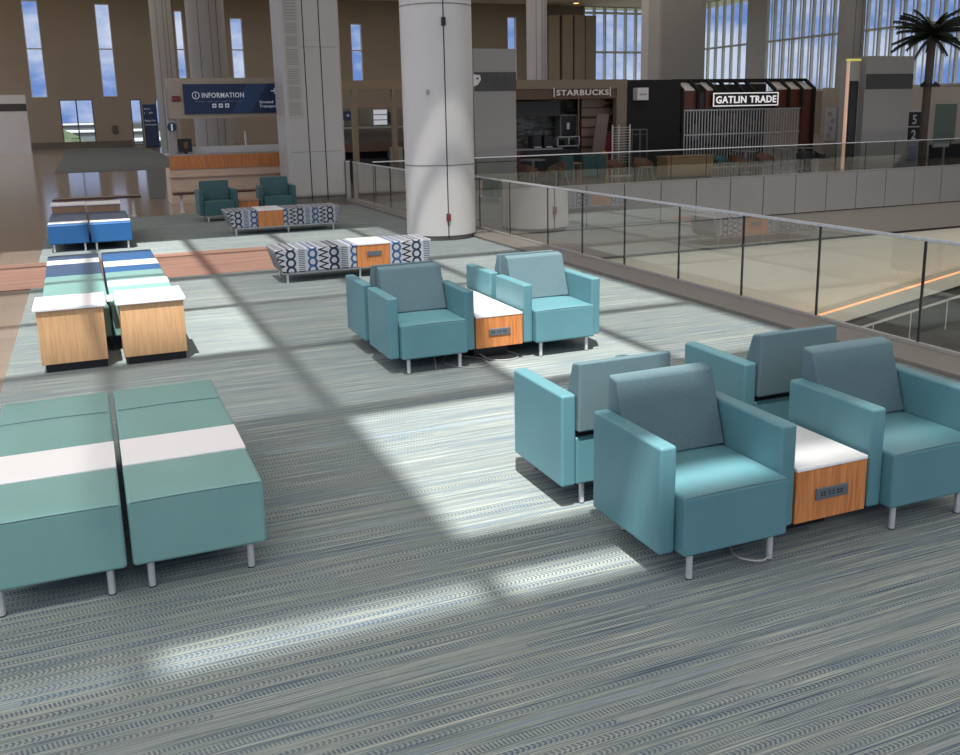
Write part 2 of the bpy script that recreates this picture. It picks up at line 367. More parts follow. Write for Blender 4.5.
# ceiling: a roof over the hall with a glazed opening above the seating
def roofy(y): return y-SY*CZ
def roofx(x): return x-SX*CZ
xs = [-3.2, -1.5, 0., 1.5, 3.0, 4.5, 5.95]; ys = [3.3, 3.82, 6.3, 8.4, 10.7, 12.9, 15.1, 17.2]
hx0, hx1, hy0, hy1 = roofx(xs[0]), roofx(6.9), roofy(3.33), roofy(17.25)
b = bmesh.new(); T = .35
box(b, -13, hx0, -7, 86, CZ, CZ+T); box(b, hx1, 60, -7, 86, CZ, CZ+T)
box(b, hx0, hx1, -7, hy0, CZ, CZ+T); box(b, hx0, hx1, hy1, 86, CZ, CZ+T)
struct('ceiling', b, CEIL)
sk = empty('window_skylight', (0, 0, 0), kind='structure')
b = bmesh.new()
for x in xs[1:-1]: box(b, roofx(x)-.06, roofx(x)+.06, hy0, hy1, CZ, CZ+.1)
for y, w in ((3.8, .23), (6.3, .13), (8.4, .08), (10.7, .06), (12.9, .15), (15.1, .06)):
    box(b, hx0, hx1, roofy(y)-w*(.85 if y < 4 else 1), roofy(y)+w, CZ+.101, CZ+.2)
struct('glazing_bars', b, COLM, sk)
PT = [  # unseen panes, dimmed to shape sun patches, row by row from the camera outwards
    [.0, .45, .95, 1., .6, .0], [.45, .38, .14, 1., .6, .45], [.55, .6, .52, .62, 1., .85], [.7, .9, 1., .55, .75, .9],
    [.75, .9, .95, .65, .8, .9], [.75, .9, .95, .9, .85, .7], [.75, .95, 1., .9, .85, .7]]
for j in range(7):
    for i in range(6):
        if j == 0: y0, y1 = 3.3, 3.6
        else: y0, y1 = ys[j], ys[j+1]
        if j == 6 and i == 5:
            struct('pane', B(roofx(4.5), roofx(5.05), roofy(y0), roofy(y1), CZ+.22, CZ+.235), pane_mat(.7), sk)
            struct('pane', B(roofx(5.05), roofx(6.9), roofy(y0), roofy(15.42), CZ+.22, CZ+.235), pane_mat(.6), sk)
            struct('pane', B(roofx(5.05), roofx(6.9), roofy(15.42), roofy(y1), CZ+.22, CZ+.235), pane_mat(.0), sk); continue  # opaque pane, added to cut the sun to an arch on the column
        if i == 5: struct('pane', B(roofx(5.95), roofx(6.9), roofy(y0), roofy(y1), CZ+.22, CZ+.235), pane_mat(.7 if j == 5 else .0), sk)
        struct('pane', B(roofx(xs[i]), roofx(xs[i+1]), roofy(y0), roofy(y1), CZ+.22, CZ+.235), pane_mat(PT[j][i]), sk)
# far wall with slit windows
SL = [(-3.3, -2.15, 4.0, 11.35), (1.95, 3.05, 4.0, 11.2), (7.95, 8.6, 5.0, 10.8), (12.38, 13.4, 4.9, 10.3), (22.75, 23.75, 5.0, 10.0), (37.9, 38.85, 5.0, 10.85),
      (-1.35, 1.08, .25, 3.8), (3.95, 4.75, .1, 3.75), (5.9, 7.2, .1, 3.75), (46., 55.6, 4.6, 11.95)]
wa = empty('wall_far', (0, FWY, 0), kind='structure')
xb = sorted({-13., 60.} | {s[0] for s in SL} | {s[1] for s in SL})
b = bmesh.new()
for x0, x1 in zip(xb, xb[1:]):
    xm = (x0+x1)/2; hs = sorted([(s[2], s[3]) for s in SL if s[0] < xm < s[1]]); z = 0
    for h0, h1 in hs+[(CZ, CZ)]:
        if h0 > z: box(b, x0, x1, 0, .5, z, h0)
        z = h1
struct('wall_body', b, WALLB, wa)
FRAME = mat('white_frame', (.55, .55, .55), .4); FRAMED = mat('dark_frame', (.05, .05, .055), .5)
for k, (x0, x1, z0, z1) in enumerate(SL[:-1]):
    w = empty('window_%d' % (k+1), ((x0+x1)/2, FWY, 0), kind='structure'); xw = (x1-x0)/2
    b = bmesh.new()
    box(b, -xw, -xw+.06, -.03, .3, z0, z1); box(b, xw-.06, xw, -.03, .3, z0, z1); box(b, -xw+.06, xw-.06, -.03, .3, z0, z0+.06); box(b, -xw+.06, xw-.06, -.03, .3, z1-.06, z1)
    if z1 > 5: box(b, -xw+.06, xw-.06, -.02, .2, 7.68, 7.78)
    elif x1-x0 > 2: box(b, -.05, .05, -.02, .2, z0+.06, z1-.06)
    struct('window_frame', b, FRAME if z1 > 5 else FRAMED, w)
    struct('pane', B(-xw+.06, xw-.06, .1, .12, z0+.06, z1-.06), WING, w)
# low radiators / skirting along the far wall
struct('baseboard_far', B(-9, 3.8, FWY-.25, FWY-.02, 0, .5), mat('taupe_skirting', (.12, .10, .08), .7))
# window bay at the far end of the far wall, and the long glass wall on the right
b = bmesh.new()
for x in [46.05+i*1.18 for i in range(9)]: box(b, x, x+.12, -.1, .35, 4.6, 11.95)
for z in (7.6, 11.3): box(b, 46, 55.6, -.14, .2, z, z+.2)
w = empty('window_10', (0, FWY, 0), kind='structure'); struct('window_frame', b, COLM, w); struct('pane', B(46.05, 55.5, .25, .27, 4.6, 11.9), WING, w)
w = empty('window_11', (RWX, 0, 0), kind='structure')
b = bmesh.new(); y = 30.
while y < 82:
    if not (68.2 < y < 71.0): box(b, -.16, .12, y-.07, y+.07, 3.4, 12)
    if y < 68: box(b, .0, .12, y+.5, y+.56, 3.4, 12)
    y += 1.18
for z in (3.3, 7.62, 11.9): box(b, -.2, .2, 30, 82, z, z+.16)
struct('window_frame', b, COLM, w); struct('pane', B(.2, .23, 30, 82, 3.4, 12), WING, w)
struct('wall_right', B(RWX-.3, RWX+.3, 8, FWY, 0, 3.3), WALLB)
struct('pier_right', B(RWX-.5, RWX-.18, 68.3, 70.9, 0, CZ), COLM)
struct('wall_right_end', B(RWX-.2, RWX+.3, -8, 30, 3.3, CZ), WALLB)
# columns
def round_col(name, x, y, r, m, z1=CZ, z0=0, seams=(), vs=(), plinth=True, ns=48):
    c = empty(name, (x, y, z0), kind='structure')
    struct('cladding', rod(bmesh.new(), (0, 0, .09), (0, 0, z1), r, ns), m, c)
    if plinth: struct('plinth', rod(bmesh.new(), (0, 0, 0), (0, 0, .09), r-.04, ns), KERB, c)
    for z in seams:
        struct('seam', rod(bmesh.new(), (0, 0, z), (0, 0, z+.018), r+.006, ns), mat('grey_seam', (.22, .22, .22), .6), c)
    for a in vs:
        b = bmesh.new(); b2 = B(-.008, .008, -(r+.006), -(r-.02), .05, z1)
        bmesh.ops.rotate(b2, verts=b2.verts, cent=(0, 0, 0), matrix=Matrix.Rotation(a, 3, 'Z')); merge(b, b2)
        struct('upright_seam', b, SEAM, c)
    return c
CX, CY, CR = 5.65, 15.25, .60
rc = round_col('column_round', CX, CY, CR, COLM, seams=(1.26, 3.84), vs=(-.145, -2.2, 1.9))
for z, c in ((.34, mat('red_brown_clip', (.16, .03, .03), .5)), (3.5, BLACK)):
    b2 = B(-.035, .035, -(CR+.035), -(CR-.01), z, z+.13, r=.006, seg=1); bmesh.ops.rotate(b2, verts=b2.verts, cent=(0, 0, 0), matrix=Matrix.Rotation(-.145, 3, 'Z')); struct('clip', b2, c, rc)
b2 = B(-.025, .025, -(CR+.02), -(CR-.01), 2.42, 2.5, r=.004, seg=1); bmesh.ops.rotate(b2, verts=b2.verts, cent=(0, 0, 0), matrix=Matrix.Rotation(-.62, 3, 'Z')); struct('thermostat', b2, mat('grey_dial', (.3, .3, .3), .5), rc)
sq = empty('column_square', (5.24, 23.75, 0), kind='structure')
struct('cladding', B(-.62, .84, -.6, .6, .12, CZ, r=.10, seg=4), mat('grey_white_cladding', (.42, .41, .39), .45, .1, noise=(.8, .03)), sq)
struct('plinth', B(-.58, .80, -.56, .56, 0, .12), KERB, sq)
b = bmesh.new()
for x in (-.07, .33): box(b, x-.011, x+.011, -.606, -.59, .05, CZ)
struct('upright_seam', b, SEAM, sq)
b = bmesh.new()
for z in (1.25, 3.75): box(b, -.53, .75, -.604, -.59, z, z+.014)
struct('seam', b, MATS['grey_seam'], sq)
b = bmesh.new(); zz = [2.12, 2.5, 2.86, 3.3, 3.75, 4.05, 4.35, 4.9]
for z0, z1 in zip(zz, zz[1:]):
    for q in range(7): box(b, -.50, -.22, -.615, -.6, z0+.03+q*(z1-z0-.06)/7, z0+.03+(q+.6)*(z1-z0-.06)/7)
gr = struct('louvre', b, mat('louvre_grey', (.29, .285, .27), .5), sq)
struct('louvre_frame', B(-.54, -.16, -.609, -.598, 2.06, 4.98), mat('louvre_back', (.38, .37, .35), .5), sq)
for nm, x, y, r, m in (('column_slim', 5.0, 60, .62, COLG), ('column_fluted', 5.65, 45, .84, COLG), ('column_store', 19.75, 40, .47, COLM), ('column_court', 57.6*.62, 60*.62, .62, COLG)):
    round_col(nm, x, y, r, m, vs=(-.5, .1, .5), ns=32)
struct('pier_court', B(39.8, 43.6, 60, 61.2, 0, CZ), COLG)
struct('pier_court_front', B(32.2, 33.0, 50, 50.8, 0, CZ), COLM)
# beige panelled volume beyond the coffee shop
b = bmesh.new()
for x in (41.2, 42.6, 43.9, 45.1): box(b, x, x+1.1, FWY-2.2, FWY-.05, 0, 10.9)
struct('wall_far_recess', b, WALLB)
# outdoors
og = empty('ground_outside', (0, 0, 0), kind='structure')
b = bmesh.new(); box(b, -400, 500, 90, 900, -9, -8); box(b, 62, 500, -100, 90, -9, -8)
struct('ground', b, mat('airfield_ground', (.10, .12, .085), .9, noise=(.05, .5)), og)
GREEN = mat('distant_foliage', (.045, .07, .03), .9, noise=(.6, .4)); CONC = mat('distant_concrete', (.13, .135, .14), .8)
def blob(bm, c, r, n=2):
    b2 = bmesh.new(); bmesh.ops.create_icosphere(b2, subdivisions=n, radius=1)
    for v in b2.verts:
        k = random.uniform(.75, 1.15); v.co = Vector((c[0]+v.co.x*r[0]*k, c[1]+v.co.y*r[1]*k, c[2]+v.co.z*r[2]*k))
    merge(bm, b2)
def tree(x, y, h, label):
    t = empty('tree', (x, y, -8), label=label, cat='tree')
    b = rod(bmesh.new(), (0, 0, 0), (0, 0, h*.5), .3, 8, .15); obj('trunk', b, mat('bark', (.1, .07, .05), .9), t)
    b = bmesh.new()
    for _ in range(9): blob(b, (random.uniform(-2.6, 2.6), random.uniform(-2, 2), h*random.uniform(.5, .85)), (2, 2, 1.8))
    obj('crown', b, GREEN, t)
tree(-2.4, 100, 9.6, 'dark green tree outside the wide low window, left of its mullion'); tree(.2, 112, 8.6, 'dark green tree outside the wide low window, behind its mullion')
for i, (x, y, sx, sy, h, lab) in enumerate(((-6, 260, 14, 8, 9.2, 'pale flat-roofed building far beyond the low window on the left'), (5, 240, 10, 8, 7.6, 'low grey building on the horizon outside the wide low window'), (12, 180, 6, 4, 6.5, 'low concrete building outside the narrow window by the directory'))):
    t = empty('building', (x, y, -8), label=lab, cat='building')
    obj('wall', B(-sx, sx, -sy, sy, 0, h), CONC, t); obj('roof', B(-sx-.3, sx+.3, -sy-.3, sy+.3, h, h+.4), FRAME, t)

# ------------------------------------------------------------------ guard rails
def railing(name, label, x0, y0, x1, y1, z0, h, cuts, gm, capw=.026, postm=SEAM, axis='Y', cat='railing', jw=.0065):
    t = empty(name, (x0, y0, z0), label=label, cat=cat); Lh = (y1-y0) if axis == 'Y' else (x1-x0)
    def bx_(a, c, w0, w1, za, zb, **k): return B(w0, w1, a, c, za, zb, **k) if axis == 'Y' else B(a, c, w0, w1, za, zb, **k)
    cuts = [0]+sorted(cuts)+[Lh]
    for a, c in zip(cuts, cuts[1:]): obj('glass_panel', bx_(a+.006, c-.006, -.006, .006, .02, h-.03), gm, t)
    for a in cuts[1:-1]: obj('joint_strip', bx_(a-jw, a+jw, -.012, .012, 0, h-.03), postm, t)
    obj('top_rail', bx_(0, Lh, -capw/2, capw/2, h-.03, h, r=.004, seg=1), STEEL, t)
    obj('base_channel', bx_(0, Lh, -.022, .022, 0, .03), COLG, t)
    return t
cuts = [4.5, 5.83, 7.08, 8.24, 9.44, 10.69, 11.85, 12.95, 14.37, 15.68, 16.9, 18.2, 19.4, 20.7]
railing('glass_railing', 'long clear glass balustrade with slim steel handrail on the kerb beside the teal chairs', 6.57, 1.0, 6.57, 17.0, .045, .945, [c-1 for c in cuts if c < 16.9], RAILG)
railing('glass_railing', 'short clear glass balustrade behind the round column, ending at the slim end post', 6.2, 17.3, 6.15, 23.0, .045, .945, [1.3, 2.6, 3.9], RAILG)
t = empty('end_post', (6.1, 23.15, .0), label='short white end post of the glass railing by the square column', cat='post')
obj('post', B(-.05, .05, -.05, .05, .045, .98, r=.01, seg=1), COLG, t); obj('cap', B(-.06, .06, -.06, .06, .98, 1.0), STEEL, t)
railing('far_glass_railing', 'smoky glass balustrade with thin rail along the far side of the opening', VX+.3, FY+.05, 38, FY+.05, .03, .92, [1.24*k+.4 for k in range(1, 26)], FARG, axis='X', jw=.006)
# escalator flight below, with a lit stringer
t = empty('staircase', (21.43, 23, -6.2), label='cream stair flight with glowing orange light strip below the far balcony', cat='staircase')
sl_ = (-3.63+4.51)/(27.4-21.43)
def slope(bm, xa, xb_, ya, yb, zo0, zo1):        # a bar following the flight; heights are relative to the light line
    z = lambda x: -4.51+6.2+sl_*x
    return prism(bm, [(xa, z(xa)+zo0), (xb_, z(xb_)+zo0), (xb_, z(xb_)+zo1), (xa, z(xa)+zo1)], 'Y', ya, yb)
obj('stringer', slope(bmesh.new(), -7, 11, -.02, .5, -.50, -.04), LOW, t)
obj('light_strip', slope(bmesh.new(), -7, 11, -.03, .0, -.04, .02), mat('warm_led', (1, .4, .15), .5, emit=(1, .40, .20), estr=1.1), t)
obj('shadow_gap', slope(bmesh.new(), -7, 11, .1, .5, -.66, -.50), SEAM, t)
obj('handrail', slope(bmesh.new(), -7, 11, -.9, -.84, -.52, -.46), COLM, t)
for k in range(11):
    x = -6.5+k*1.6; z = -4.51+6.2+sl_*x
    obj('baluster', rod(bmesh.new(), (x, -.87, max(0, z-1.5)), (x, -.87, z-.5), .02, 8), COLM, t)
obj('glass_panel', slope(bmesh.new(), -6.5, 11, -.876, -.866, -1.35, -.53), FARG, t)
obj('support', prism(bmesh.new(), [(-7, 0), (11, 0), (11, 2.6), (-7, .05)], 'Y', .15, .45), MATS['dull_grey_tile'], t)
t = empty('elevator_frame', (8.0, 6.45, -6.2), label='white bolted steel elevator frame post beyond the near glass railing at right', cat='frame')
obj('post', B(0, .1, 0, .07, 0, 6.88, r=.006, seg=1), COLM, t); obj('crossbar', B(0, .1, -1.2, 0, 6.0, 6.07), COLM, t); obj('bracket', B(-.02, .12, -.25, .09, 6.74, 6.86, r=.01, seg=1), STEEL, t)
for dy in (-.15, -.05): obj('bolt', rod(bmesh.new(), (-.03, dy, 6.8), (0, dy, 6.8), .015, 8), BLACK, t)

# ================================================================== SEATING
CW, TA, CD, ZAT, ZAB = .76, .088, .602, .645, .131
def crown_box(x0, x1, y0, y1, z0, z1, r, crown, nx=8, ny=8):
    """upholstered block: rounded edges and a slightly domed top"""
    b2 = B(x0, x1, y0, y1, z0, z1, r=r, seg=4)
    top = [f for f in b2.faces if f.normal.z > .99 or (f.calc_center_median().z > z1-1e-4)]
    bmesh.ops.recalc_face_normals(b2, faces=b2.faces)
    top = [f for f in b2.faces if f.normal.z > .99]
    es = {e for f in top for e in f.edges}
    bmesh.ops.subdivide_edges(b2, edges=list(es), cuts=nx, use_grid_fill=True)
    cx, cy, hx, hy = (x0+x1)/2, (y0+y1)/2, (x1-x0)/2, (y1-y0)/2
    for v in b2.verts:
        if v.co.z > z1-r-1e-4:
            k = (1-min(1, abs((v.co.x-cx)/hx))**2.5)*(1-min(1, abs((v.co.y-cy)/hy))**2.5)
            v.co.z += crown*k
    return b2
def make_chair(arm, fab):
    t = empty('lounge_chair', (0, 0, 0))
    hx, hy = CW/2, CD/2
    for s in (-1, 1):
        x0, x1 = (-hx, -hx+TA) if s < 0 else (hx-TA, hx)
        sobj('armrest', B(x0, x1, -hy, hy, ZAB, ZAT, r=.016, seg=3), arm, t)
    xi = hx-TA-.003
    seat = sobj('seat', crown_box(-xi, xi, -hy-.066, .20, ZAB, .418, .016, .012), arm, t)
    b = bmesh.new(); tube(b, [(-xi+.008+(2*xi-.016)*k/14, -hy-.0655+.0035, .413+.004*math.sin(PI*k/14)) for k in range(15)], .0035, 6)
    obj('piping', b, PIPE, seat)
    prof = [(.112, .425), (.236, .80), (.318, .815), (.318, .432)]
    def tap(b2):
        for v in b2.verts: v.co.x *= 1-.015*max(0, (v.co.z-.43)/.4)
    sobj('backrest', prism(bmesh.new(), prof, 'X', -xi+.001, xi-.001, r=.013, seg=3, taper=tap), fab, t)
    obj('back_gap', B(-xi, xi, .19, hy-.022, .16, .428), SHADOWGAP, t)  # black block standing in for the shaded gap under the backrest
    sobj('rear_panel', B(-xi, xi, .21, hy-.006, ZAB+.001, .40, r=.012, seg=2), arm, t)
    for sx in (-1, 1):
        for y in (-hy-.02, hy-.06):
            x = sx*(xi-.062); b = rod(bmesh.new(), (x, y, .0), (x, y, .135), .0155, 16); l = obj('leg', b, STEEL, t)
            obj('foot_pad', rod(bmesh.new(), (x, y, 0), (x, y, .005), .0165, 16), BLACK, l)
    return t
def make_table(w=.446, d=.64, outlet=True):
    t = empty('side_table', (0, 0, 0)); hx = w/2-.004
    obj('cabinet', B(-hx, hx, 0, d-.01, .136, .400, r=.002, seg=1), ORW, t)
    sobj('table_top', B(-hx, hx, -.004, d, .400, .419, r=.003, seg=1), WHITE, t)
    obj('plinth', B(-hx+.06, hx-.06, .2, d-.08, 0, .137), BLACK, t)
    if outlet:
        o = obj('outlet_plate', B(-.10, .10, -.008, .002, .238, .298, r=.003, seg=1), GREYP, t)
        b = bmesh.new()
        for x, w_ in ((-.068, .012), (-.05, .012), (-.018, .009), (.004, .009), (.035, .012), (.055, .012)):
            for dz in ((.258, .266), (.271, .279)): box(b, x-w_/2, x+w_/2, -.0088, -.0070, dz[0], dz[1])
        obj('socket', b, BLACK, o)
    return t
ch = make_chair(TEAL, FAB); tb = make_table(); used = {'c': False, 't': False}
def place(proto, key, x, y, rz, label, cat, group=None):
    o = copy_tree(proto) if used.get(key) else proto
    used[key] = True; o.location = (x, y, .008); o.rotation_euler = (0, 0, rz); return tag(o, label, cat, group)
def chair_at(xl, ynear, back, label, group):
    place(ch, 'c', xl+CW/2, ynear+CD/2, PI if back else 0, label, 'chair', group)
g1, g2 = 'lounge chairs of the nearest cluster', 'lounge chairs of the cluster behind'
chair_at(2.21, 3.273, False, 'nearest teal lounge chair, facing the camera, full front and left arm in view', g1)
chair_at(3.437, 3.276, False, 'teal lounge chair at the right photo edge, facing the camera beside the nearest wood table', g1)
chair_at(2.18, 4.15, True, 'teal lounge chair facing away, directly behind the nearest chair, outer arm in sunlight', g1)
chair_at(3.42, 4.23, True, 'teal lounge chair facing away, close to the glass railing behind the rightmost chair', g1)
chair_at(2.154, 7.117, False, 'sunlit teal lounge chair facing the camera, left seat of the cluster farther back', g2)
chair_at(3.383, 7.143, False, 'sunlit teal lounge chair facing the camera, right seat of the cluster farther back', g2)
chair_at(2.151, 7.842, True, 'teal lounge chair facing away, back to back with the left sunlit chair', g2)
chair_at(3.385, 7.87, True, 'teal lounge chair facing away, back to back with the right sunlit chair', g2)
def table_at(xc, y, rz, label, group): place(tb, 't', xc, y, rz, label, 'table', group)
gt = 'white-topped wood tables between chairs'
table_at(3.195, 3.27, 0, 'white-topped orange wood table with a socket plate in the nearest chair cluster', gt)
table_at(3.142, 7.118, 0, 'white-topped orange wood table with a socket plate between the two sunlit chairs', gt)
table_at(3.142, 8.42, PI, 'white-topped table behind the brown seam, between the farther chairs that face away', gt)
def cable(label, pts):
    # smooth the path
    P = [Vector(p) for p in pts]; out = []
    for i in range(len(P)-1):
        p0, p1, p2, p3 = P[max(i-1, 0)], P[i], P[i+1], P[min(i+2, len(P)-1)]
        for k in range(8):
            s = k/8; out.append(.5*((2*p1)+(p2-p0)*s+(2*p0-5*p1+4*p2-p3)*s*s+(-p0+3*p1-3*p2+p3)*s**3))
    out.append(P[-1]); tag(obj('power_cable', tube(bmesh.new(), out, .005, 6), CABLE), label, 'cable')
cable('grey cable looping on the carpet under the nearest chair seat', [(3.0, 3.75, .02), (2.85, 3.6, .02), (2.72, 3.42, .016), (2.66, 3.27, .04), (2.76, 3.22, .03), (2.86, 3.3, .05), (2.9, 3.5, .06)])
cable('grey cable coiled on the carpet under the left sunlit chair', [(2.9, 7.6, .02), (2.7, 7.35, .016), (2.72, 7.15, .016), (2.85, 7.02, .016), (3.0, 7.05, .016), (3.02, 7.25, .02), (2.9, 7.4, .02)])
cable('grey cable hanging straight beneath the seat of the left sunlit chair', [(2.63, 7.5, .12), (2.6, 7.3, .08), (2.56, 7.14, .03), (2.55, 7.1, .016)])
cable('grey cable on the carpet under the table between the sunlit chairs', [(3.0, 7.55, .02), (3.02, 7.3, .05), (3.08, 7.2, .016), (3.2, 7.12, .016), (3.33, 7.16, .016), (3.35, 7.3, .02), (3.25, 7.5, .02)])

# ---- flat benches
def bench(x, y, w, d, h, segs, label, group, legs, zb=.132, front=None, cat='bench'):
    """segs: (y0, y1, kind, material); kind 's' cushion or 't' flush table"""
    t = empty('bench', (x, y, .008), label=label, cat=cat, group=group)
    obj('base_frame', B(.03, w-.03, .03, d-.03, zb+.02, zb+.20), SHADOWGAP, t)
    for a, c, k, m in segs:
        if k == 's': sobj('cushion', crown_box(0, w, a+.001, c-.001, zb, h, .018, .006, 6), m, t)
        else:
            s = obj('table_top', B(0.002, w-.002, a+.001, c-.001, h-.022, h+.002, r=.002, seg=1), WHITE, t)
            obj('table_body', B(.004, w-.004, a+.002, c-.002, zb, h-.022), front or TEALG, t)
    for yy in legs:
        for xx in (.075, w-.075):
            l = obj('leg', rod(bmesh.new(), (xx, yy, 0), (xx, yy, zb+.03), .0165, 16), STEEL, t)
            obj('foot_pad', rod(bmesh.new(), (xx, yy, 0), (xx, yy, .006), .018, 16), BLACK, l)
    return t
T_ = TEALG
gb = 'flat benches at the near left'
for x, lab in ((.022, 'seafoam green bench with a white band across, right one of the nearest pair'), (-.602, 'seafoam green bench with a white band, cut by the left edge of the photo')):
    t = bench(x, 4.175, .600, 1.90, .447, [(0, .485, 's', T_), (.485, .886, 't', None), (.886, 1.90, 's', T_)], lab, gb, (.05, .68, 1.84))
    tube_b = tube(bmesh.new(), [(.012, 1.42, .4535), (.3, 1.42, .459), (.588, 1.42, .4535)], .0022, 5); obj('stitch_line', tube_b, PIPE, t)
    tube_b = tube(bmesh.new(), [(.012+.576*k/12, .0035, .437+.003*math.sin(PI*k/12)) for k in range(13)], .003, 5); obj('piping', tube_b, PIPE, t)
gm_ = 'striped benches behind the oak end tables'
# left and right benches of the middle pair, from the oak tables back
bench(-.50, 9.12, .585, 3.72, .447, [(0, 1.95, 's', T_), (1.95, 2.88, 's', NAVY), (2.88, 3.24, 't', None), (3.24, 3.72, 's', NAVY)],
      'long bench striped seafoam, navy and white, left of the pair behind the oak tables', gm_, (.06, 1.8, 3.6), front=NAVY).rotation_euler.z = .012
bench(.098, 9.10, .605, 3.76, .447, [(0, 1.0, 's', T_), (1.0, 1.33, 't', None), (1.33, 1.98, 's', T_), (1.98, 2.42, 's', BLUE), (2.42, 2.84, 't', None), (2.84, 3.76, 's', BLUE)],
      'long bench striped seafoam, blue and white, right of the pair behind the oak tables', gm_, (.06, 1.9, 3.65), front=NAVY).rotation_euler.z = .004
def oak_table(x, y, w, d, h, m, label, group, front=True):
    t = empty('end_table', (x, y, .008), label=label, cat='table', group=group)
    obj('cabinet', B(0, w, 0, d, .075, h-.03, r=.003, seg=1), m, t)
    obj('plinth', B(.03, w-.01, .04, d-.02, 0, .076), BLACK, t)
    sobj('table_top', B(-.025, w+.02, -.02, d+.01, h-.03, h, r=.004, seg=1), WHITE, t)
ge = 'oak end tables'
oak_table(-.505, 8.50, .53, .56, .572, OAK, 'pale oak end table with white top, left of the middle pair', ge)
oak_table(.155, 8.47, .53, .58, .572, OAK, 'pale oak end table with white top, right of the middle pair', ge)
t = empty('cable_tray', (.03, 9.0, .008), label='small white bracket tray in the gap between the two oak end tables', cat='tray')
obj('tray', B(.035, .09, .0, .3, .485, .50, r=.003, seg=1), WHITE, t); obj('stem', B(.03, .05, .13, .16, 0, .485), BLACK, t)
bl = 'blue benches'
bench(-.665, 16.64, .62, 2.22, .447, [(0, .28, 's', BLUE), (.28, .62, 't', None), (.62, 2.22, 's', NAVY)], 'bright blue bench with white band, left of the far blue pair', bl, (.05, 1.1, 2.1), front=NAVY)
bench(-.02, 16.60, .645, 2.16, .447, [(0, .28, 's', BLUE), (.28, .62, 't', None), (.62, 2.16, 's', NAVY)], 'bright blue bench with white band, right of the far blue pair', bl, (.05, 1.1, 2.1), front=NAVY)
oak_table(-.64, 18.90, .56, .55, .60, OAKD, 'tan end table with pale top at the back end of the left blue bench', 'tan end tables')
oak_table(-.03, 18.80, .57, .55, .60, OAKD, 'tan end table with pale top at the back end of the right blue bench', 'tan end tables')
def plank_bench(x0, x1, y, label):
    t = empty('plank_bench', ((x0+x1)/2, y, 0), label=label, cat='bench', group='dark plank benches'); h = (x1-x0)/2
    obj('seat', B(-h, h, -.18, .18, .41, .46, r=.006, seg=1), DARKW, t)
    for x in (-h+.18, h-.18):
        l = obj('leg', B(x-.03, x+.03, -.05, .05, 0, .41), COLM, t); obj('foot', B(x-.05, x+.05, -.17, .17, 0, .015), COLM, l)
plank_bench(-.72, 1.1, 22.45, 'dark wooden plank bench on white legs behind the tan end tables')
plank_bench(1.8, 3.9, 22.55, 'dark wooden plank bench on white legs behind the two dark teal chairs')

# ---- patterned ottoman benches
def patterned(x, y, w, d, parts, label, outlet, xrear=0):
    t = empty('patterned_bench', (x, y, .008), label=label, cat='bench', group='looped-pattern benches'); h = .447
    n = len(parts)
    for i, (a, c, k) in enumerate(parts):
        if k == 's':
            def tap(b2, a=a, c=c, i=i):
                for v in b2.verts:
                    f = 1-(v.co.z-.135)/(h-.135)
                    if i == 0 and v.co.x < a+.2: v.co.x += .10*f
                    if i == n-1 and v.co.x > c-.2: v.co.x -= .05*f
            sobj('cushion', prism(bmesh.new(), [(0, .135), (0, h), (d, h), (d, .135)], 'X', a+.002, c-.002, r=.022, seg=3, taper=tap), PATT, t)
        else:
            cb = obj('table_body', B(a+.003, c-.003, .004, d, .135, h-.02), ORW, t); obj('table_top', B(a+.001, c-.001, -.004, d, h-.02, h+.003, r=.002, seg=1), WHITE, t)
            if outlet: obj('outlet_plate', B((a+c)/2-.09, (a+c)/2+.11, -.006, .006, .28, .34), GREYP, t)
    obj('base_rail', B(.2, w-.1, .05, d-.05, .11, .135), STEEL, t)
    for xx in (.17, w*.53, w-.14):
        for yy in (.06, d-.07): obj('leg', rod(bmesh.new(), (xx, yy, 0), (xx, yy, .14), .0165, 14), STEEL, t)
    return t
patterned(2.11, 11.86, 2.14, .62, [(0, .54, 's'), (.54, 1.09, 's'), (1.09, 1.54, 't'), (1.54, 2.14, 's')], 'nearer grey bench with navy loop pattern and wood block with a socket plate', True)
patterned(2.27, 17.32, 2.12, .70, [(0, .57, 's'), (.57, 1.04, 't'), (1.04, 1.62, 's'), (1.62, 2.12, 's')], 'farther grey bench with black loop pattern and plain wood block, before dark teal chairs', False)
# ---- the two chairs in the shade, with shade put into darker materials
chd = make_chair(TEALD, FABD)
def dark_chair(x, y, rz, label, first):
    o = chd if first else copy_tree(chd)
    o.location = (x, y, .008); o.rotation_euler = (0, 0, rz); o.scale = (1.05, 1, 1); tag(o, label, 'chair', 'dark teal chairs by the information desk')
dark_chair(2.50, 20.35, .03, 'dark teal armchair in the shade, left of the pair before the information desk', True)
dark_chair(3.83, 20.75, -.05, 'dark teal armchair in the shade, right of the pair before the information desk', False)
t = empty('low_table', (3.13, 20.5, .008), label='small wooden low table between the two dark teal armchairs', cat='table')
obj('table_top', B(-.235, .235, -.3, .3, .37, .40), OAKD, t); obj('cabinet', B(-.22, .22, -.28, .28, .1, .37), ORW, t); obj('plinth', B(-.2, .2, -.2, .2, 0, .1), BLACK, t)

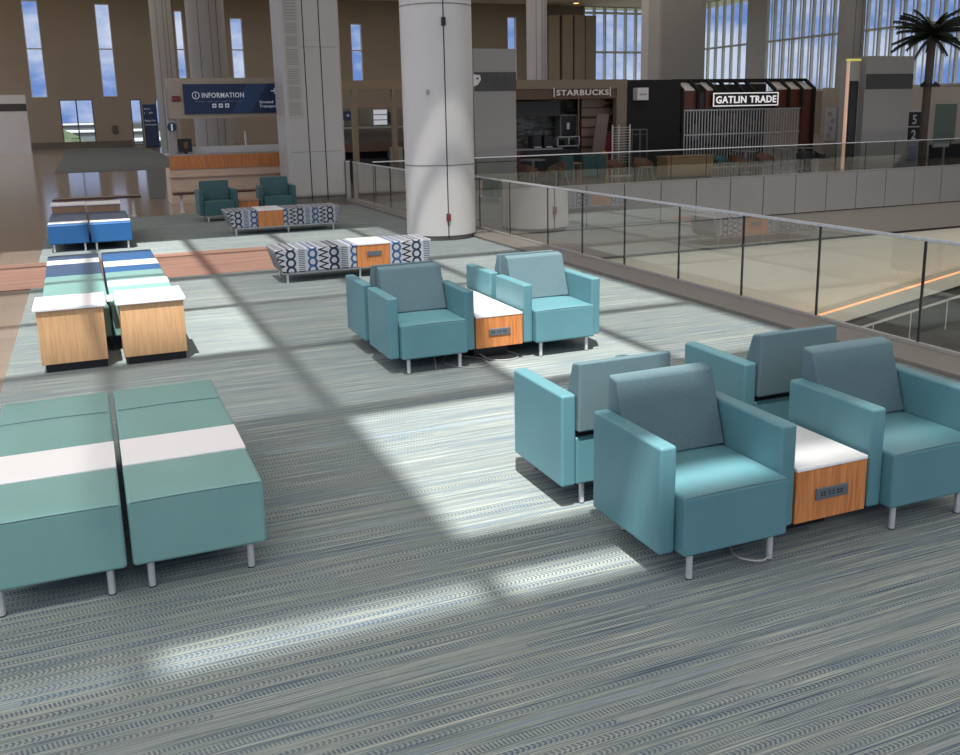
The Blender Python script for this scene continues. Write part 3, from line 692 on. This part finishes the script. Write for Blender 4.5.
# ================================================================== INFORMATION DESK
STONE = wood('pale_travertine', (.62, .46, .34), (.50, .37, .27), 2.5, 'X', .5)
NAVYS = mat('sign_navy', (.012, .028, .085), .4); NAVYL = mat('sign_blue', (.02, .06, .16), .4)
LETTER = mat('sign_white', (.6, .62, .66), .5, emit=(.7, .75, .85), estr=.12)
t = empty('information_desk', (1.97, 25.0, 0), label='information desk with orange wood panels above pale stone, under the blue sign', cat='desk')
obj('stone_front', B(0, 3.6, 0, 1.2, 0, .86), STONE, t)
b = B(-.03, 3.6, -.07, .1, .66, .72); obj('ledge', b, STONE, t)
for k in range(8): obj('wood_panel', B(.02+k*.45, .46+k*.45, -.03, .02, .86, 1.20), ORW, t)
obj('counter', B(-.02, 3.62, .0, 1.25, 1.20, 1.24), COLG, t); obj('upstand', B(.15, 3.6, .5, .56, 1.24, 1.40), FRAME, t)
t = empty('header_sign', (2.10, 25.1, 0), label='beige header frame holding the blue INFORMATION sign above the desk', cat='sign')
obj('header', B(0, 3.3, .02, .4, 2.12, 3.12), mat('beige_sign_box', (.36, .31, .25), .7), t)
obj('post', B(-.06, .12, .1, .3, 1.24, 2.9), COLG, t)
sb = obj('sign_face', B(.37, 3.2, -.02, .02, 2.23, 2.97), NAVYS, t)
b = bmesh.new(); prism(b, [(1.55, 2.24), (2.0, 2.24), (2.5, 2.96), (1.95, 2.96)], 'Y', -.024, -.018); obj('swoosh', b, NAVYL, sb)
text('lettering', 'INFORMATION', .175, (.82, -.03, 2.63), LETTER, sb, width=1.05, bold=.002)
b = bmesh.new()
for k in range(36):
    a = 2*PI*k/36; c = 2*PI*(k+1)/36; r0, r1 = .075, .093
    v = [b.verts.new((.67+r*math.cos(q), -.03, 2.69+r*math.sin(q))) for r, q in ((r0, a), (r1, a), (r1, c), (r0, c))]; b.faces.new(v)
obj('info_ring', b, LETTER, sb); text('info_letter', 'i', .14, (.65, -.03, 2.645), LETTER, sb, bold=.003)
text('small_lettering', 'Please ask our staff for help', .055, (.66, -.03, 2.52), mat('sign_dim', (.25, .3, .45), .5), sb, width=1.15)
for k in range(3):
    ic = obj('pictogram', B(1.06+k*.16, 1.16+k*.16, -.03, -.018, 2.38, 2.48, r=.008, seg=1), LETTER, sb)
    obj('pictogram_mark', B(1.085+k*.16, 1.135+k*.16, -.034, -.03, 2.41, 2.45), NAVYS, ic)
text('arrow_mark', '→', .2, (2.55, -.03, 2.72), LETTER, sb, bold=.004)
text('side_lettering', 'Ground\nTransportation', .105, (2.25, -.03, 2.47), LETTER, sb, align='LEFT')
rd = obj('flight_display', B(.09, .30, -.02, .02, 2.55, 2.68), mat('dark_red_display', (.10, .008, .008), .4), t)
text('display_digits', 'EXIT', .1, (.105, -.024, 2.578), mat('red_digits', (.35, .06, .05), .4, emit=(.8, .06, .04), estr=.12), rd, width=.18)
t = empty('info_sign', (2.12, 25.0, 0), label='round dark sign with a white letter i at the left end of the desk', cat='sign')
b = rod(bmesh.new(), (0, -.04, 1.92), (0, .0, 1.92), .115, 32); obj('disc', b, NAVYS, t); text('lettering', 'i', .24, (-.03, -.045, 1.84), LETTER, t, bold=.01)
obj('bracket', B(-.02, .02, 0, .12, 1.87, 1.97), COLG, t)
obj('post', B(-.02, .02, 0, .04, 1.24, 1.87), COLG, t)
t = empty('desk_monitor', (2.42, 25.22, 1.24), label='small dark monitor with an orange picture at the left of the desk counter', cat='monitor')
obj('screen', B(-.17, .17, -.02, .02, .05, .38, r=.006, seg=1), BLACK, t); obj('picture', B(-.03, .07, -.024, -.018, .14, .3), mat('dim_orange', (.15, .07, .02), .5), t); obj('stand', B(-.03, .05, -.05, .06, 0, .08), BLACK, t)
t = empty('desk_lamp', (4.05, 25.8, 1.24), label='slim white lamp on the counter behind the information desk', cat='lamp')
obj('stem', rod(bmesh.new(), (0, 0, 0), (0, 0, .3), .03, 10), COLM, t); obj('lamp_shade', rod(bmesh.new(), (0, 0, .3), (0, 0, .52), .04, 12, .03), COLM, t); obj('base', rod(bmesh.new(), (0, 0, 0), (0, 0, .03), .12, 16), COLM, t)
t = empty('back_counter', (3.4, 29, 0), label='low dark back counter beyond the information desk', cat='counter')
obj('body', B(0, 2.4, 0, .7, 0, 1.0), PANEL, t); obj('counter_top', B(-.05, 2.45, -.05, .75, 1.0, 1.05), BLACK, t)
# red-rope crowd post, directory, far sign block
t = empty('directory_totem', (5.4*.94, 78, 0), label='tall dark blue directory totem with white text in front of the far low windows', cat='sign')
obj('panel', B(-.5, .5, -.1, .1, .1, 3.28, r=.02, seg=1), NAVYS, t); obj('base', B(-.55, .55, -.15, .15, 0, .1), BLACK, t)
for k, (s, w) in enumerate((('Gates', .45), ('1 - 59', .6), ('Baggage Claim', .8), ('Ground Transportation', .85))):
    text('lettering', s, .16, (-.42, -.11, 2.9-k*.32-(.25 if k > 1 else 0)), LETTER, t, width=w)
t = empty('sign_block', (-5.3, 70, 0), label='white rectangular kiosk block with a dark band at the far left edge', cat='kiosk')
obj('body', B(-1.6, 2.1, 0, 1.2, 0, 3.9), COLM, t); obj('dark_band', B(-1.62, 2.12, -.03, .3, 2.85, 3.33), mat('striped_dark', (.05, .045, .04), .6), t)
t = empty('wall_box', (4.0-1.3, 82.9, 0), label='small dark wall box beside the wide low window on the far wall', cat='box')
obj('box', B(-.3, .1, -.06, .1, 1.1, 1.7), mat('taupe_box', (.08, .065, .05), .6), t)

# ================================================================== TOWERS
DARKB = wood('dark_ribbed_band', (.05, .05, .048), (.025, .025, .024), 5, 'Z', .5)
t = empty('display_tower', (10.03, 24.2, 0), label='tall white display tower with a dark ribbed band behind the round column', cat='tower')
obj('body', B(0, 1.27, 0, .5, 0, 3.82, r=.01, seg=1), PANEL, t); obj('dark_band', B(.02, 1.272, -.01, .2, 2.69, 3.2), DARKB, t)
b = bmesh.new(); prism(b, [(-.02, 2.82), (.1, 2.86), (.2, 3.0), (.17, 3.12), (-.02, 3.14)], 'Y', -.04, 0); em = obj('emblem', b, COLM, t)
obj('emblem_eye', rod(bmesh.new(), (.09, -.05, 3.03), (.09, -.04, 3.03), .03, 12), SEAM, em)
obj('seam', B(0, 1.27, -.004, .0, .75, .77), SEAM, t)
t = empty('display_tower', (24.36, 24.6, 0), label='tall grey display tower with a dark band and a yellow-lit edge beside the palm', cat='tower')
prism_b = prism(bmesh.new(), [(.0, 0), (2.02, 0), (2.14, 3.7), (0.0, 3.7)], 'Y', 0, .5); obj('body', prism_b, PANEL, t)
obj('dark_band', B(.03, 2.13, -.012, .2, 2.62, 3.12), DARKB, t)
obj('side_wing', B(-.5, -.0, .25, .6, 0, 3.55), COLG, t); obj('wing_recess', B(-.42, -.08, .2, .27, 0, 2.9), BLACK, t)
obj('edge_light', B(-.55, -.50, .2, .3, 0, 3.55), mat('warm_edge', (.9, .6, .45), .5, emit=(.9, .55, .38), estr=.22), t)
obj('top_light', B(-.6, -.05, .18, .3, 3.55, 3.62), mat('yellow_edge', (.8, .75, .2), .5, emit=(.75, .7, .15), estr=.25), t)

# ================================================================== COFFEE SHOP
SY0 = 28.
t = empty('coffee_shop', (12.9, SY0, 0), label='beige framed coffee shop front with a STARBUCKS sign above its counter', cat='shop')
SHOPB = mat('shop_beige', (.20, .16, .115), .7); SHOPW = wood('shop_header_wood', (.11, .06, .035), (.08, .045, .028), 3, 'X', .6)
obj('header', B(-1.6, 4.3, -.05, .2, 2.83, 3.12), SHOPB, t); obj('jamb', B(3.9, 4.3, -.04, .2, 0, 2.83), SHOPB, t); obj('roof', B(-1.6, 4.3, .2, 3.5, 3.0, 3.1), SHOPB, t)
obj('back_wall', B(-1.6, 4.3, 3.4, 3.5, 0, 3.0), mat('shop_dark', (.05, .04, .032), .8), t)
obj('sign_board', B(-1.6, 3.95, .0, .15, 2.50, 2.83), SHOPW, t)
sx0 = 14.46-12.9
text('lettering', 'STARBUCKS', .25, (sx0+.04, -.06, 2.62), mat('shop_letters', (.6, .57, .55), .5, emit=(.6, .55, .55), estr=.05), t, width=1.98, bold=.006)
for dx in (-.06, 2.05): obj('sign_bar', B(sx0+dx, sx0+dx+.03, -.08, -.05, 2.57, 2.87), MATS['shop_letters'], t)
obj('menu_board', B(.1, 2.18, .8, .9, 1.95, 2.45), BLACK, t)
g_ = mat('grey_green_tile', (.12, .12, .095), .4); mm = G(g_); X, Y, Z = mm.xyz()
uu = mm.m('DIVIDE', X, .22); vv = mm.m('DIVIDE', Z, .07); rr_ = mm.rnd(mm.m('FLOOR', mm.m('ADD', uu, mm.m('MULTIPLY', mm.m('FLOOR', vv), .5))), mm.m('FLOOR', vv))
g_.node_tree.links.new(mm.ramp(rr_, [(0, (.05, .045, .03)), (.35, (.10, .105, .085)), (.7, (.16, .17, .15)), (1, (.24, .25, .23))], 'CONSTANT'), mm.b.inputs['Base Color'])
obj('tiled_wall', B(-.8, 3.2, 1.6, 1.7, 0, 2.5), g_, t)
wall = obj('plank_wall', B(2.95, 4.28, .7, .85, 0, 2.8), mat('plank_dark', (.085, .042, .022), .6), t)
for k, z in enumerate((2.36, 2.06, 1.70, 1.38, 1.05, .7)):
    b = bmesh.new(); xr = (3.75, 4.1, 3.8, 3.6, 3.5, 3.6)[k]; prism(b, [(2.95, z-.13), (xr, z-.13), (xr+.18, z), (xr, z+.13), (2.95, z+.13)], 'Y', .66, .7)
    obj('pale_plank', b, mat('pale_plank', (.24, .165, .12), .6), wall)
    if k < 5: obj('thin_batten', B(xr+.2, 4.28, .67, .7, z-.02, z+.02), MATS['pale_plank'], wall)
def shop_thing(name, x, y, z, label, cat, parts, group=None):
    t = empty(name, (x, y, z), label=label, cat=cat, group=group)
    for nm, bm, m in parts: obj(nm, bm, m, t)
    return t
shop_thing('service_counter', 12.6, SY0+.3, 0, 'dark service counter with a pale top inside the coffee shop', 'counter',
    [('body', B(0, 3.05, 0, .6, 0, .86), BLACK), ('counter_top', B(-.02, 2.3, -.03, .62, .86, .91), mat('pale_counter', (.3, .3, .29), .4)), ('red_panel', B(.05, .75, -.02, .01, .45, .85), mat('dark_red', (.14, .02, .025), .5))])
for k, x in enumerate((14.0, 14.42)):
    shop_thing('coffee_machine', x, SY0+.55, .91, ('black coffee machine on the shop counter, left one', 'black coffee machine on the shop counter, right one')[k], 'coffee machine',
        [('body', B(-.17, .17, -.2, .2, 0, .42, r=.02, seg=1), BLACK), ('hopper', rod(bmesh.new(), (0, 0, .42), (0, 0, .56), .07, 12, .1), mat('smoky_hopper', (.12, .12, .13), .2)), ('drip_tray', B(-.12, .12, -.26, -.2, .02, .06), STEEL)], 'coffee machines on the counter')
shop_thing('oven', 15.5, SY0+.96, 0, 'dark wall oven with pale frame and lit window in the coffee shop', 'oven',
    [('frame', B(-.33, .33, 0, .4, 1.15, 2.0), mat('oven_frame', (.14, .14, .12), .5)), ('door', B(-.27, .27, -.03, .0, 1.22, 1.94), BLACK), ('pot', rod(bmesh.new(), (-.05, -.05, 1.5), (-.05, -.05, 1.72), .06, 10), STEEL), ('cabinet', B(-.33, .33, 0, .4, 0, 1.15), BLACK)])
b = bmesh.new()
for z in (.95, 1.25): box(b, -.42, .42, 0, .3, z, z+.02)
for x in (-.42, 0, .40): box(b, x, x+.02, 0, .3, .91, 1.27)
shop_thing('display_case', 15.18, SY0+.35, 0, 'glass pastry case with steel frame on the shop counter', 'display case', [('frame', b, STEEL), ('glass', B(-.4, .4, .005, .01, .97, 1.25), FARG), ('base', B(-.42, .42, 0, .3, .91, .95), BLACK)])
shop_thing('leaning_board', 15.72, SY0-.1, 0, 'pale board leaning against the plank wall of the coffee shop', 'board', [('board', prism(bmesh.new(), [(0, .0), (.46, .0), (.75, 1.98), (.30, 2.0)], 'Y', 0, .04), mat('pinkish_board', (.17, .125, .115), .7))])
shop_thing('red_cart', 16.6, SY0+.3, 0, 'red shelf unit behind the leaning board', 'cart', [('body', B(-.2, .2, 0, .3, 0, 1.35), mat('deep_red', (.16, .012, .015), .5)), ('shelf', B(-.22, .22, -.02, .3, .7, .74), MATS['dark_red']), ('box', B(-.12, .1, -.03, .0, .9, 1.1), MATS['dark_red'])])
b = bmesh.new()
for k in range(14): box(b, -.32, .32, -.006, .006, .45+k*.085, .462+k*.085)
shop_thing('wire_rack', 16.1, 26.5, 0, 'white wire display rack in front of the coffee shop', 'rack', [('wires', b, COLM), ('upright', B(-.34, -.31, -.02, .02, 0, 1.65), COLM), ('upright', B(.31, .34, -.02, .02, 0, 1.65), COLM), ('upright', B(-.09, -.07, -.015, .015, 0, 1.65), COLM), ('base', B(-.34, .34, -.15, .15, 0, .03), COLM)])
shop_thing('planter', 15.35, 26.3, 0, 'yellow wet-floor cone standing before the coffee shop', 'sign', [('panel', prism(bmesh.new(), [(-.14, 0), (.14, 0), (.1, .78), (-.1, .78)], 'Y', -.05, .05), mat('yellow_plastic', (.4, .24, .02), .5)), ('handle', B(-.06, .06, -.03, .03, .78, .84), MATS['yellow_plastic'])]).name = 'floor_sign'
# black wall and its sign
t = empty('black_kiosk', (17.2, SY0-.05, 0), label='plain matte black kiosk wall between the coffee shop and the trade shop', cat='kiosk')
obj('body', B(0, 2.15, 0, 3, 0, 3.1), mat('matte_black', (.008, .008, .009), .85), t)
ws = obj('sign_box', B(.22, .66, -.3, .0, 2.42, 2.83, r=.01, seg=1), mat('sign_box_white', (.6, .6, .6), .5), t); obj('sign_text_bar', B(.3, .58, -.31, -.3, 2.58, 2.64), COLG, ws)
b = bmesh.new()
for x in (0, .58):
    for y in (0, .4): box(b, x, x+.03, y, y+.03, 0, 1.45)
box(b, 0, .61, 0, .43, 1.45, 1.48); box(b, 0, .61, 0, .03, 1.3, 1.32); box(b, .29, .31, 0, .02, .4, 1.45)
shop_thing('tall_stand', 16.75, 26.9, 0, 'tall thin metal stand in front of the black kiosk wall', 'stand', [('frame', b, mat('dull_metal', (.12, .12, .12), .5, .5)), ('shelf', B(.02, .6, .02, .42, .5, .53), BLACK)])

# ================================================================== TRADE SHOP
t = empty('trade_shop', (19.4, SY0, 0), label='shop with black angled ribs, red panels, a closed grille and a GATLIN TRADE sign', cat='shop')
REDB = wood('red_brown_panel', (.115, .028, .014), (.08, .02, .01), 4, 'Z', .5)
MBLK = MATS['matte_black']
for x in (.1, 1.05, 4.15, 4.75, 5.35): obj('red_panel', B(x, x+.52, .0, .1, 0 if x > 5 else 2.1, 2.72), REDB, t)
obj('header', B(0, 5.85, .05, .3, 2.05, 2.66), BLACK, t)
for x in (-.02, .62, 1.35, 1.95, 2.6, 3.1, 3.95, 4.6, 5.2, 5.78):
    short = 1.5 < x < 3.5
    b = prism(bmesh.new(), [(-.12, 0 if x > 5.7 or x < 0 else 2.1), (-.03, 0 if x > 5.7 or x < 0 else 2.1), (-.03, 2.7), (.45, 3.03), (1.6, 3.03), (1.6, 3.12), (.4, 3.12), (-.12, 2.76)] if not short else [(-.03, 2.66), (.06, 2.66), (.6, 3.05), (1.6, 3.05), (1.6, 3.12), (.55, 3.12), (-.03, 2.72)], 'X', x, x+.09)
    obj('rib', b, MBLK, t)
obj('top_beam', B(0, 5.85, .45, .55, 3.03, 3.13), MBLK, t); obj('back_beam', B(0, 5.85, 1.5, 1.6, 3.03, 3.13), MBLK, t)
for x in (.15, 1.1, 4.2, 4.8, 5.35): obj('roof_panel', prism(bmesh.new(), [(.0, 2.72), (.5, 3.0), (.5, 3.02), (.0, 2.76)], 'X', x, x+.42), COLM, t)
sg = obj('sign_board', B(1.24, 4.10, -.16, -.1, 2.16, 2.63), BLACK, t)
b = bmesh.new()
for q in ((1.24, 4.10, 2.16, 2.195), (1.24, 4.10, 2.595, 2.63), (1.24, 1.28, 2.195, 2.595), (4.06, 4.10, 2.195, 2.595)): box(b, q[0], q[1], -.175, -.16, q[2], q[3])
SW = mat('sign_bright', (.8, .8, .8), .5, emit=(.9, .88, .9), estr=.45)
obj('sign_border', b, SW, sg); text('lettering', 'GATLIN TRADE', .34, (1.36, -.175, 2.275), SW, sg, width=2.64, bold=.007)
gr = empty('rolling_grille', (19.45, SY0+.02, 0), label='closed silver roll-down grille under the GATLIN TRADE sign', cat='grille')
GM = mat('grille_metal', (.42, .42, .42), .45, .2)
for k in range(42): obj('grille_bar', B(k*.125, k*.125+.042, 0, .02, .05, 2.05), GM, gr)
for z in (.0, 1.17, 2.02): obj('cross_rail', B(-.02, 5.25, -.01, .03, z, z+.05), GM, gr)
back = obj('back_wall', B(0, 5.8, 2.6, 2.7, 0, 3.0), mat('shop_back', (.03, .028, .027), .8), t)
b = bmesh.new(); random.seed(3)
for k in range(26):
    x = 22.9-19.4-3.4+random.uniform(0, 5.4); w = random.uniform(.08, .3); z = random.uniform(.3, 1.7)
    me = B(x, min(x+w, 5.7), 2.3, 2.55, z, z+random.uniform(.15, .6)); obj('goods', me, [mat('goods_%d' % q, c, .6) for q, c in enumerate(((.16, .16, .16), (.1, .04, .03), (.05, .06, .09), (.2, .19, .17)))][k % 4], t)

# ================================================================== FOOD COURT FURNITURE
BR = mat('brown_shell', (.17, .07, .045), .5); DK = mat('dark_shell', (.02, .02, .022), .5); LEG = mat('dull_chrome', (.3, .3, .3), .3, .8)
def shell_chair(m):
    t = empty('dining_chair', (0, 0, 0))
    sobj('seat', B(-.25, .25, -.24, .24, .37, .41, r=.015, seg=2), mat('olive_pad', (.13, .11, .06), .7) if m is BR else m, t)
    b = bmesh.new(); n = 12; rings = []
    for k in range(n+1):
        a = PI*(-.12+1.24*k/n); x, y = .28*math.cos(a), -.02+.26*math.sin(a); top = .50+.14*math.sin(max(0, min(PI, a)))
        rings.append([b.verts.new((x*f, y*f, z)) for f, z in ((1, .38), (1.08, top), (1.0, top), (.92, .38))])
    for p, q in zip(rings, rings[1:]):
        for k in range(4): b.faces.new((p[k], p[(k+1) % 4], q[(k+1) % 4], q[k]))
    b.faces.new(rings[0]); b.faces.new(rings[-1][::-1]); obj('backrest', b, m, t)
    for sx in (-1, 1):
        for sy in (-1, 1): obj('leg', rod(bmesh.new(), (sx*.26, sy*.24, 0), (sx*.19, sy*.17, .375), .012, 8), LEG, t)
    return t
sc = shell_chair(BR); sd = shell_chair(DK)
TL = mat('teal_shell', (.04, .11, .12), .5); st = shell_chair(TL)
spots = [(sc, 11.9, 24.75, PI/2+.5, 'brown shell chair leftmost behind the far rail, left of the first round table'), (sc, 12.85, 24.75, -PI/2+.2, 'brown shell chair on the right of the first round table, by the teal booth'),
         (sc, 14.84, 24.7, .3, 'brown shell chair in front of the wide teal booth, right end'), (sc, 15.8, 24.7, -.2, 'brown shell chair left of the tan counter box'),
         (sc, 16.35, 25.6, .2, 'brown shell chair half hidden behind the left end of the tan counter box'), (st, 18.85, 24.9, .2, 'dark teal shell chair just right of the tan counter box'),
         (sc, 19.5, 24.9, PI/2, 'brown shell chair left of the round table before the grille'), (sc, 20.6, 24.9, -.1, 'brown shell chair right of the round table before the grille'),
         (sd, 21.15, 25.7, .4, 'dark shell chair set back under the grille'), (sd, 22.3, 24.95, -.6, 'dark shell chair near the tower, left of the other dark one'), (sd, 23.0, 24.95, .8, 'dark shell chair nearest the lit edge of the grey tower')]
seen = set()
for p, x, y, rz, lab in spots:
    o = copy_tree(p) if p.name in seen else p; seen.add(p.name)
    o.location = (x, y, 0); o.rotation_euler = (0, 0, rz); tag(o, lab, 'chair', 'food court chairs')
def round_table(x, y, h, label, first=None):
    t = empty('round_table', (x, y, 0), label=label, cat='table', group='food court tables')
    obj('table_top', rod(bmesh.new(), (0, 0, h-.03), (0, 0, h), .38, 24), mat('grey_top', (.2, .2, .2), .4), t); obj('pole', rod(bmesh.new(), (0, 0, .02), (0, 0, h-.03), .035, 10), LEG, t); obj('foot', rod(bmesh.new(), (0, 0, 0), (0, 0, .02), .24, 20), LEG, t)
for x, y, lab in ((12.37, 25.35, 'round table between the two leftmost brown chairs behind the far rail'), (20.05, 25.25, 'round table before the grille, right of the tan counter box'), (22.0, 25.75, 'round table left of the dark chairs near the tower'), (22.95, 25.8, 'round table behind the dark shell chairs')): round_table(x, y, .72, lab)
TB = mat('booth_teal', (.03, .085, .10), .6)
for x0, x1, lab in ((13.45, 13.88, 'teal booth bench end, left of the wooden gap'), (14.22, 15.05, 'wide teal booth bench behind the far rail')):
    t = empty('booth_sofa', ((x0+x1)/2, 25.6, 0), label=lab, cat='sofa', group='teal booths'); h = (x1-x0)/2
    obj('backrest', B(-h, h, 0, .14, .1, .76, r=.02, seg=1), TB, t); obj('seat', B(-h, h, .14, .6, .1, .46, r=.02, seg=1), TB, t); obj('base', B(-h+.03, h-.03, .03, .55, 0, .1), BLACK, t)
t = empty('wooden_stool', (14.05, 25.8, 0), label='small wooden stool between the two teal booths', cat='stool')
obj('seat', B(-.15, .15, -.15, .15, .5, .55), OAKD, t)
for sx in (-1, 1): obj('leg', B(sx*.13-.02, sx*.13+.02, -.12, .12, 0, .5), OAKD, t)
t = empty('counter_box', (17.2, 24.35, 0), label='tan wooden counter box behind the far rail, in front of the black kiosk', cat='counter')
obj('body', B(-.75, .95, 0, .6, .06, .66, r=.01, seg=1), wood('tan_counter', (.26, .155, .075), (.21, .125, .06), 3, 'Z', .5), t); obj('plinth', B(-.7, .9, .05, .55, 0, .06), BLACK, t); obj('counter_top', B(-.77, .97, -.02, .62, .66, .685), OAKD, t)

# ================================================================== PALM
t = empty('palm_tree', (28.3, 25.6, 0), label='tall indoor palm with spiky dark fronds beside the grey tower', cat='palm tree')
TR = mat('palm_bark', (.085, .07, .058), .9, bump=(14, .8, .03)); PF = mat('palm_leaf', (.014, .02, .014), .6)
b = bmesh.new(); tube(b, [(0.0, 0, 0), (-.02, 0, 1.2), (.0, 0, 2.6), (.05, 0, 4.45)], .14, 14)
obj('trunk', b, TR, t)
random.seed(11)
for k in range(46):
    a = 2.4*k; up = 1.35-1.5*k/46+random.uniform(-.12, .12); Lf = random.uniform(1.15, 1.5)
    b = bmesh.new(); pts = []
    for q in range(9):
        s = q/8; r = Lf*s*math.cos(up*(1-.5*s)); z = 4.42+Lf*(math.sin(up)*s*1.05-.38*s*s)
        pts.append(Vector((r*math.cos(a), r*math.sin(a), z)))
    tube(b, pts, .03, 5); side = Vector((-math.sin(a), math.cos(a), 0))
    for q in range(1, 9):
        for e in (0, .5):
            p = pts[q-1].lerp(pts[q], e) if q else pts[q]; d = (pts[q]-pts[q-1]).normalized(); ln = .32*(1-.55*q/8)
            for s in (-1, 1):
                tip = p+d*ln*.75+side*s*ln*.55+Vector((0, 0, -.10)); w_ = d*.06
                v = [b.verts.new(p-w_), b.verts.new(p+w_), b.verts.new(tip), b.verts.new(p+Vector((0, 0, .02)))]
                b.faces.new((v[0], v[1], v[2])); b.faces.new((v[0], v[2], v[3])); b.faces.new((v[1], v[3], v[2])); b.faces.new((v[0], v[3], v[1]))
    obj('frond', b, PF, t)
b = rod(bmesh.new(), (0.02, 0, 2.72), (.03, 0, 2.80), .27, 14); c_ = obj('collar', b, BLACK, t)
for s in (-1, 1): obj('spotlight', rod(bmesh.new(), (.02+s*.25, -.05, 2.85), (.02+s*.42, -.1, 2.72), .05, 10), BLACK, c_)

# ---- wall with panels and posters beyond the tower and palm
struct('wall_court', B(25.5, 36, 27.6, 27.8, 0, 2.75), mat('court_wall', (.46, .40, .34), .8))
GP = mat('green_panel', (.13, .17, .14), .6); PW = mat('poster_white', (.5, .5, .51), .6)
def wall_board(x0, x1, z0, z1, m, label, name='wall_panel', cat='panel', extra=None):
    t = empty(name, ((x0+x1)/2, 27.55, 0), label=label, cat=cat); h = (x1-x0)/2
    obj('board', B(-h, h, -.02, .05, z0, z1), m, t); obj('board_frame', B(-h-.025, h+.025, .0, .045, z0-.025, z1+.025), FRAME, t)
    if extra: extra(t, h)
wall_board(26.05, 26.6, .75, 2.05, GP, 'grey-green wall panel left of the grey tower')
wall_board(30.95, 32.1, .62, 2.09, GP, 'grey-green wall panel at the right edge, behind the palm')
def digits(t, h):
    for z, s_ in ((1.32, '5'), (.74, '2')):
        o = obj('number_plate', B(-h+.03, h-.03, -.05, -.02, z-.05, z+.48), BLACK, t); text('digit', s_, .5, (-.15, -.06, z+.03), PW, o, bold=.008)
wall_board(29.55, 30.2, .65, 1.86, PW, 'white board with two black number plates between tower and palm', 'number_board', 'board', digits)
def poster(t, h):
    for k in range(4): obj('picture_spot', B(-h+.04+.08*(k % 3), -h+.2+.08*(k % 3), -.03, -.02, .95+.26*k, 1.1+.26*k), COLG, t)
wall_board(25.53, 25.98, .85, 2.0, PW, 'white poster with grey pictures right of the trade shop', 'poster', 'poster', poster)
wall_board(29.7, 30.1, .05, .5, mat('pale_blue_poster', (.25, .3, .4), .6), 'pale blue notice below the number board', 'notice', 'poster')
t = empty('shop_doorway', (31.8, 27.5, 0), label='dark doorway with thin white posts right of the palm trunk', cat='doorway')
obj('opening', B(-.95, 1.2, 0, .1, 0, .52), BLACK, t); obj('post', B(-.35, -.25, -.05, 0, 0, .52), COLG, t); obj('sign_plate', B(-.9, -.1, -.08, 0, .42, .56), FRAME, t)

# ---- wooden portal kiosk between the square and round columns
t = empty('wooden_portal', (7.3, 28, 0), label='pale wooden portal frame between the square column and the round column', cat='portal')
PO = mat('portal_wood', (.27, .205, .13), .7)
obj('header', B(.02, 2.3, -.05, .2, 2.86, 3.14), PO, t)
for x0, x1, z in ((.30, .45, 2.86), (1.56, 1.69, 2.86), (2.2, 2.34, 2.86)): obj('post', B(x0, x1, -.1, .1, 0, z), PO, t)
t = empty('portal_counter', (7.2, 29.2, 0), label='dark red-brown counter behind the wooden portal frame', cat='counter')
obj('body', B(0, 2.6, 0, .6, 0, .75), BLACK, t); obj('valance', B(0, 2.6, -.04, .5, .98, 1.25), mat('brick_brown', (.12, .07, .05), .7), t); obj('upright', B(0, 2.6, .3, .5, .75, .98), MATS['matte_black'], t); obj('end_box', B(1.9, 2.3, -.2, .2, .3, 1.1), COLG, t); obj('shelf', B(-.2, 2.7, .2, .6, 1.7, 1.75), COLG, t)
struct('wall_portal', B(6.8, 10.2, 30.0, 30.1, 0, 2.35), mat('portal_back', (.20, .175, .145), .8))
t = empty('flight_screen', (8.0, 29.92, 0), label='small dark blue screen left of the wooden portal', cat='screen')
obj('screen', B(-.28, .26, 0, .06, 2.0, 2.25), NAVYS, t); text('lettering', '→', .15, (-.1, -.01, 2.07), LETTER, t); obj('light_box', B(-.28, -.15, -.01, .06, 1.82, 1.98), PW, t)
t = empty('notice_stack', (9.1, 29.92, 0), label='three white notice panels seen through the wooden portal', cat='sign')
for k in range(3): obj('panel', B(-.25, .2, 0, .04, 1.80+.17*k, 1.94+.17*k), mat('lit_notice', (.6, .6, .6), .5, emit=(.7, .75, .85), estr=.3), t)
obj('screen', B(.24, .5, -.02, .05, 1.85, 2.2), BLACK, t)
# ---- ceiling fittings
t = empty('ceiling_ring', (22, 70, CZ-.15), label='dark curved trim ring on the ceiling near the top edge of the photo', cat='trim')
b = bmesh.new(); tube(b, [(9*math.cos(a), 9*math.sin(a)*1.0, 0.08) for a in [PI+.1+k*(PI-.2)/24 for k in range(25)]], .07, 6); obj('ring', b, BLACK, t)
def spot(x, y, lab, c=(1, .45, .15)):
    t = empty('ceiling_spotlight', (x, y, CZ-.12), label=lab, cat='light'); obj('housing', rod(bmesh.new(), (0, 0, 0), (0, 0, .12), .3, 16), FRAME, t)
    obj('lens', rod(bmesh.new(), (0, 0, -.02), (0, 0, 0), .24, 16), mat('warm_lens', (1, .5, .2), .5, emit=c, estr=3), t)
spot(43.6, FWY-3, 'small warm ceiling spotlight above the beige recess')
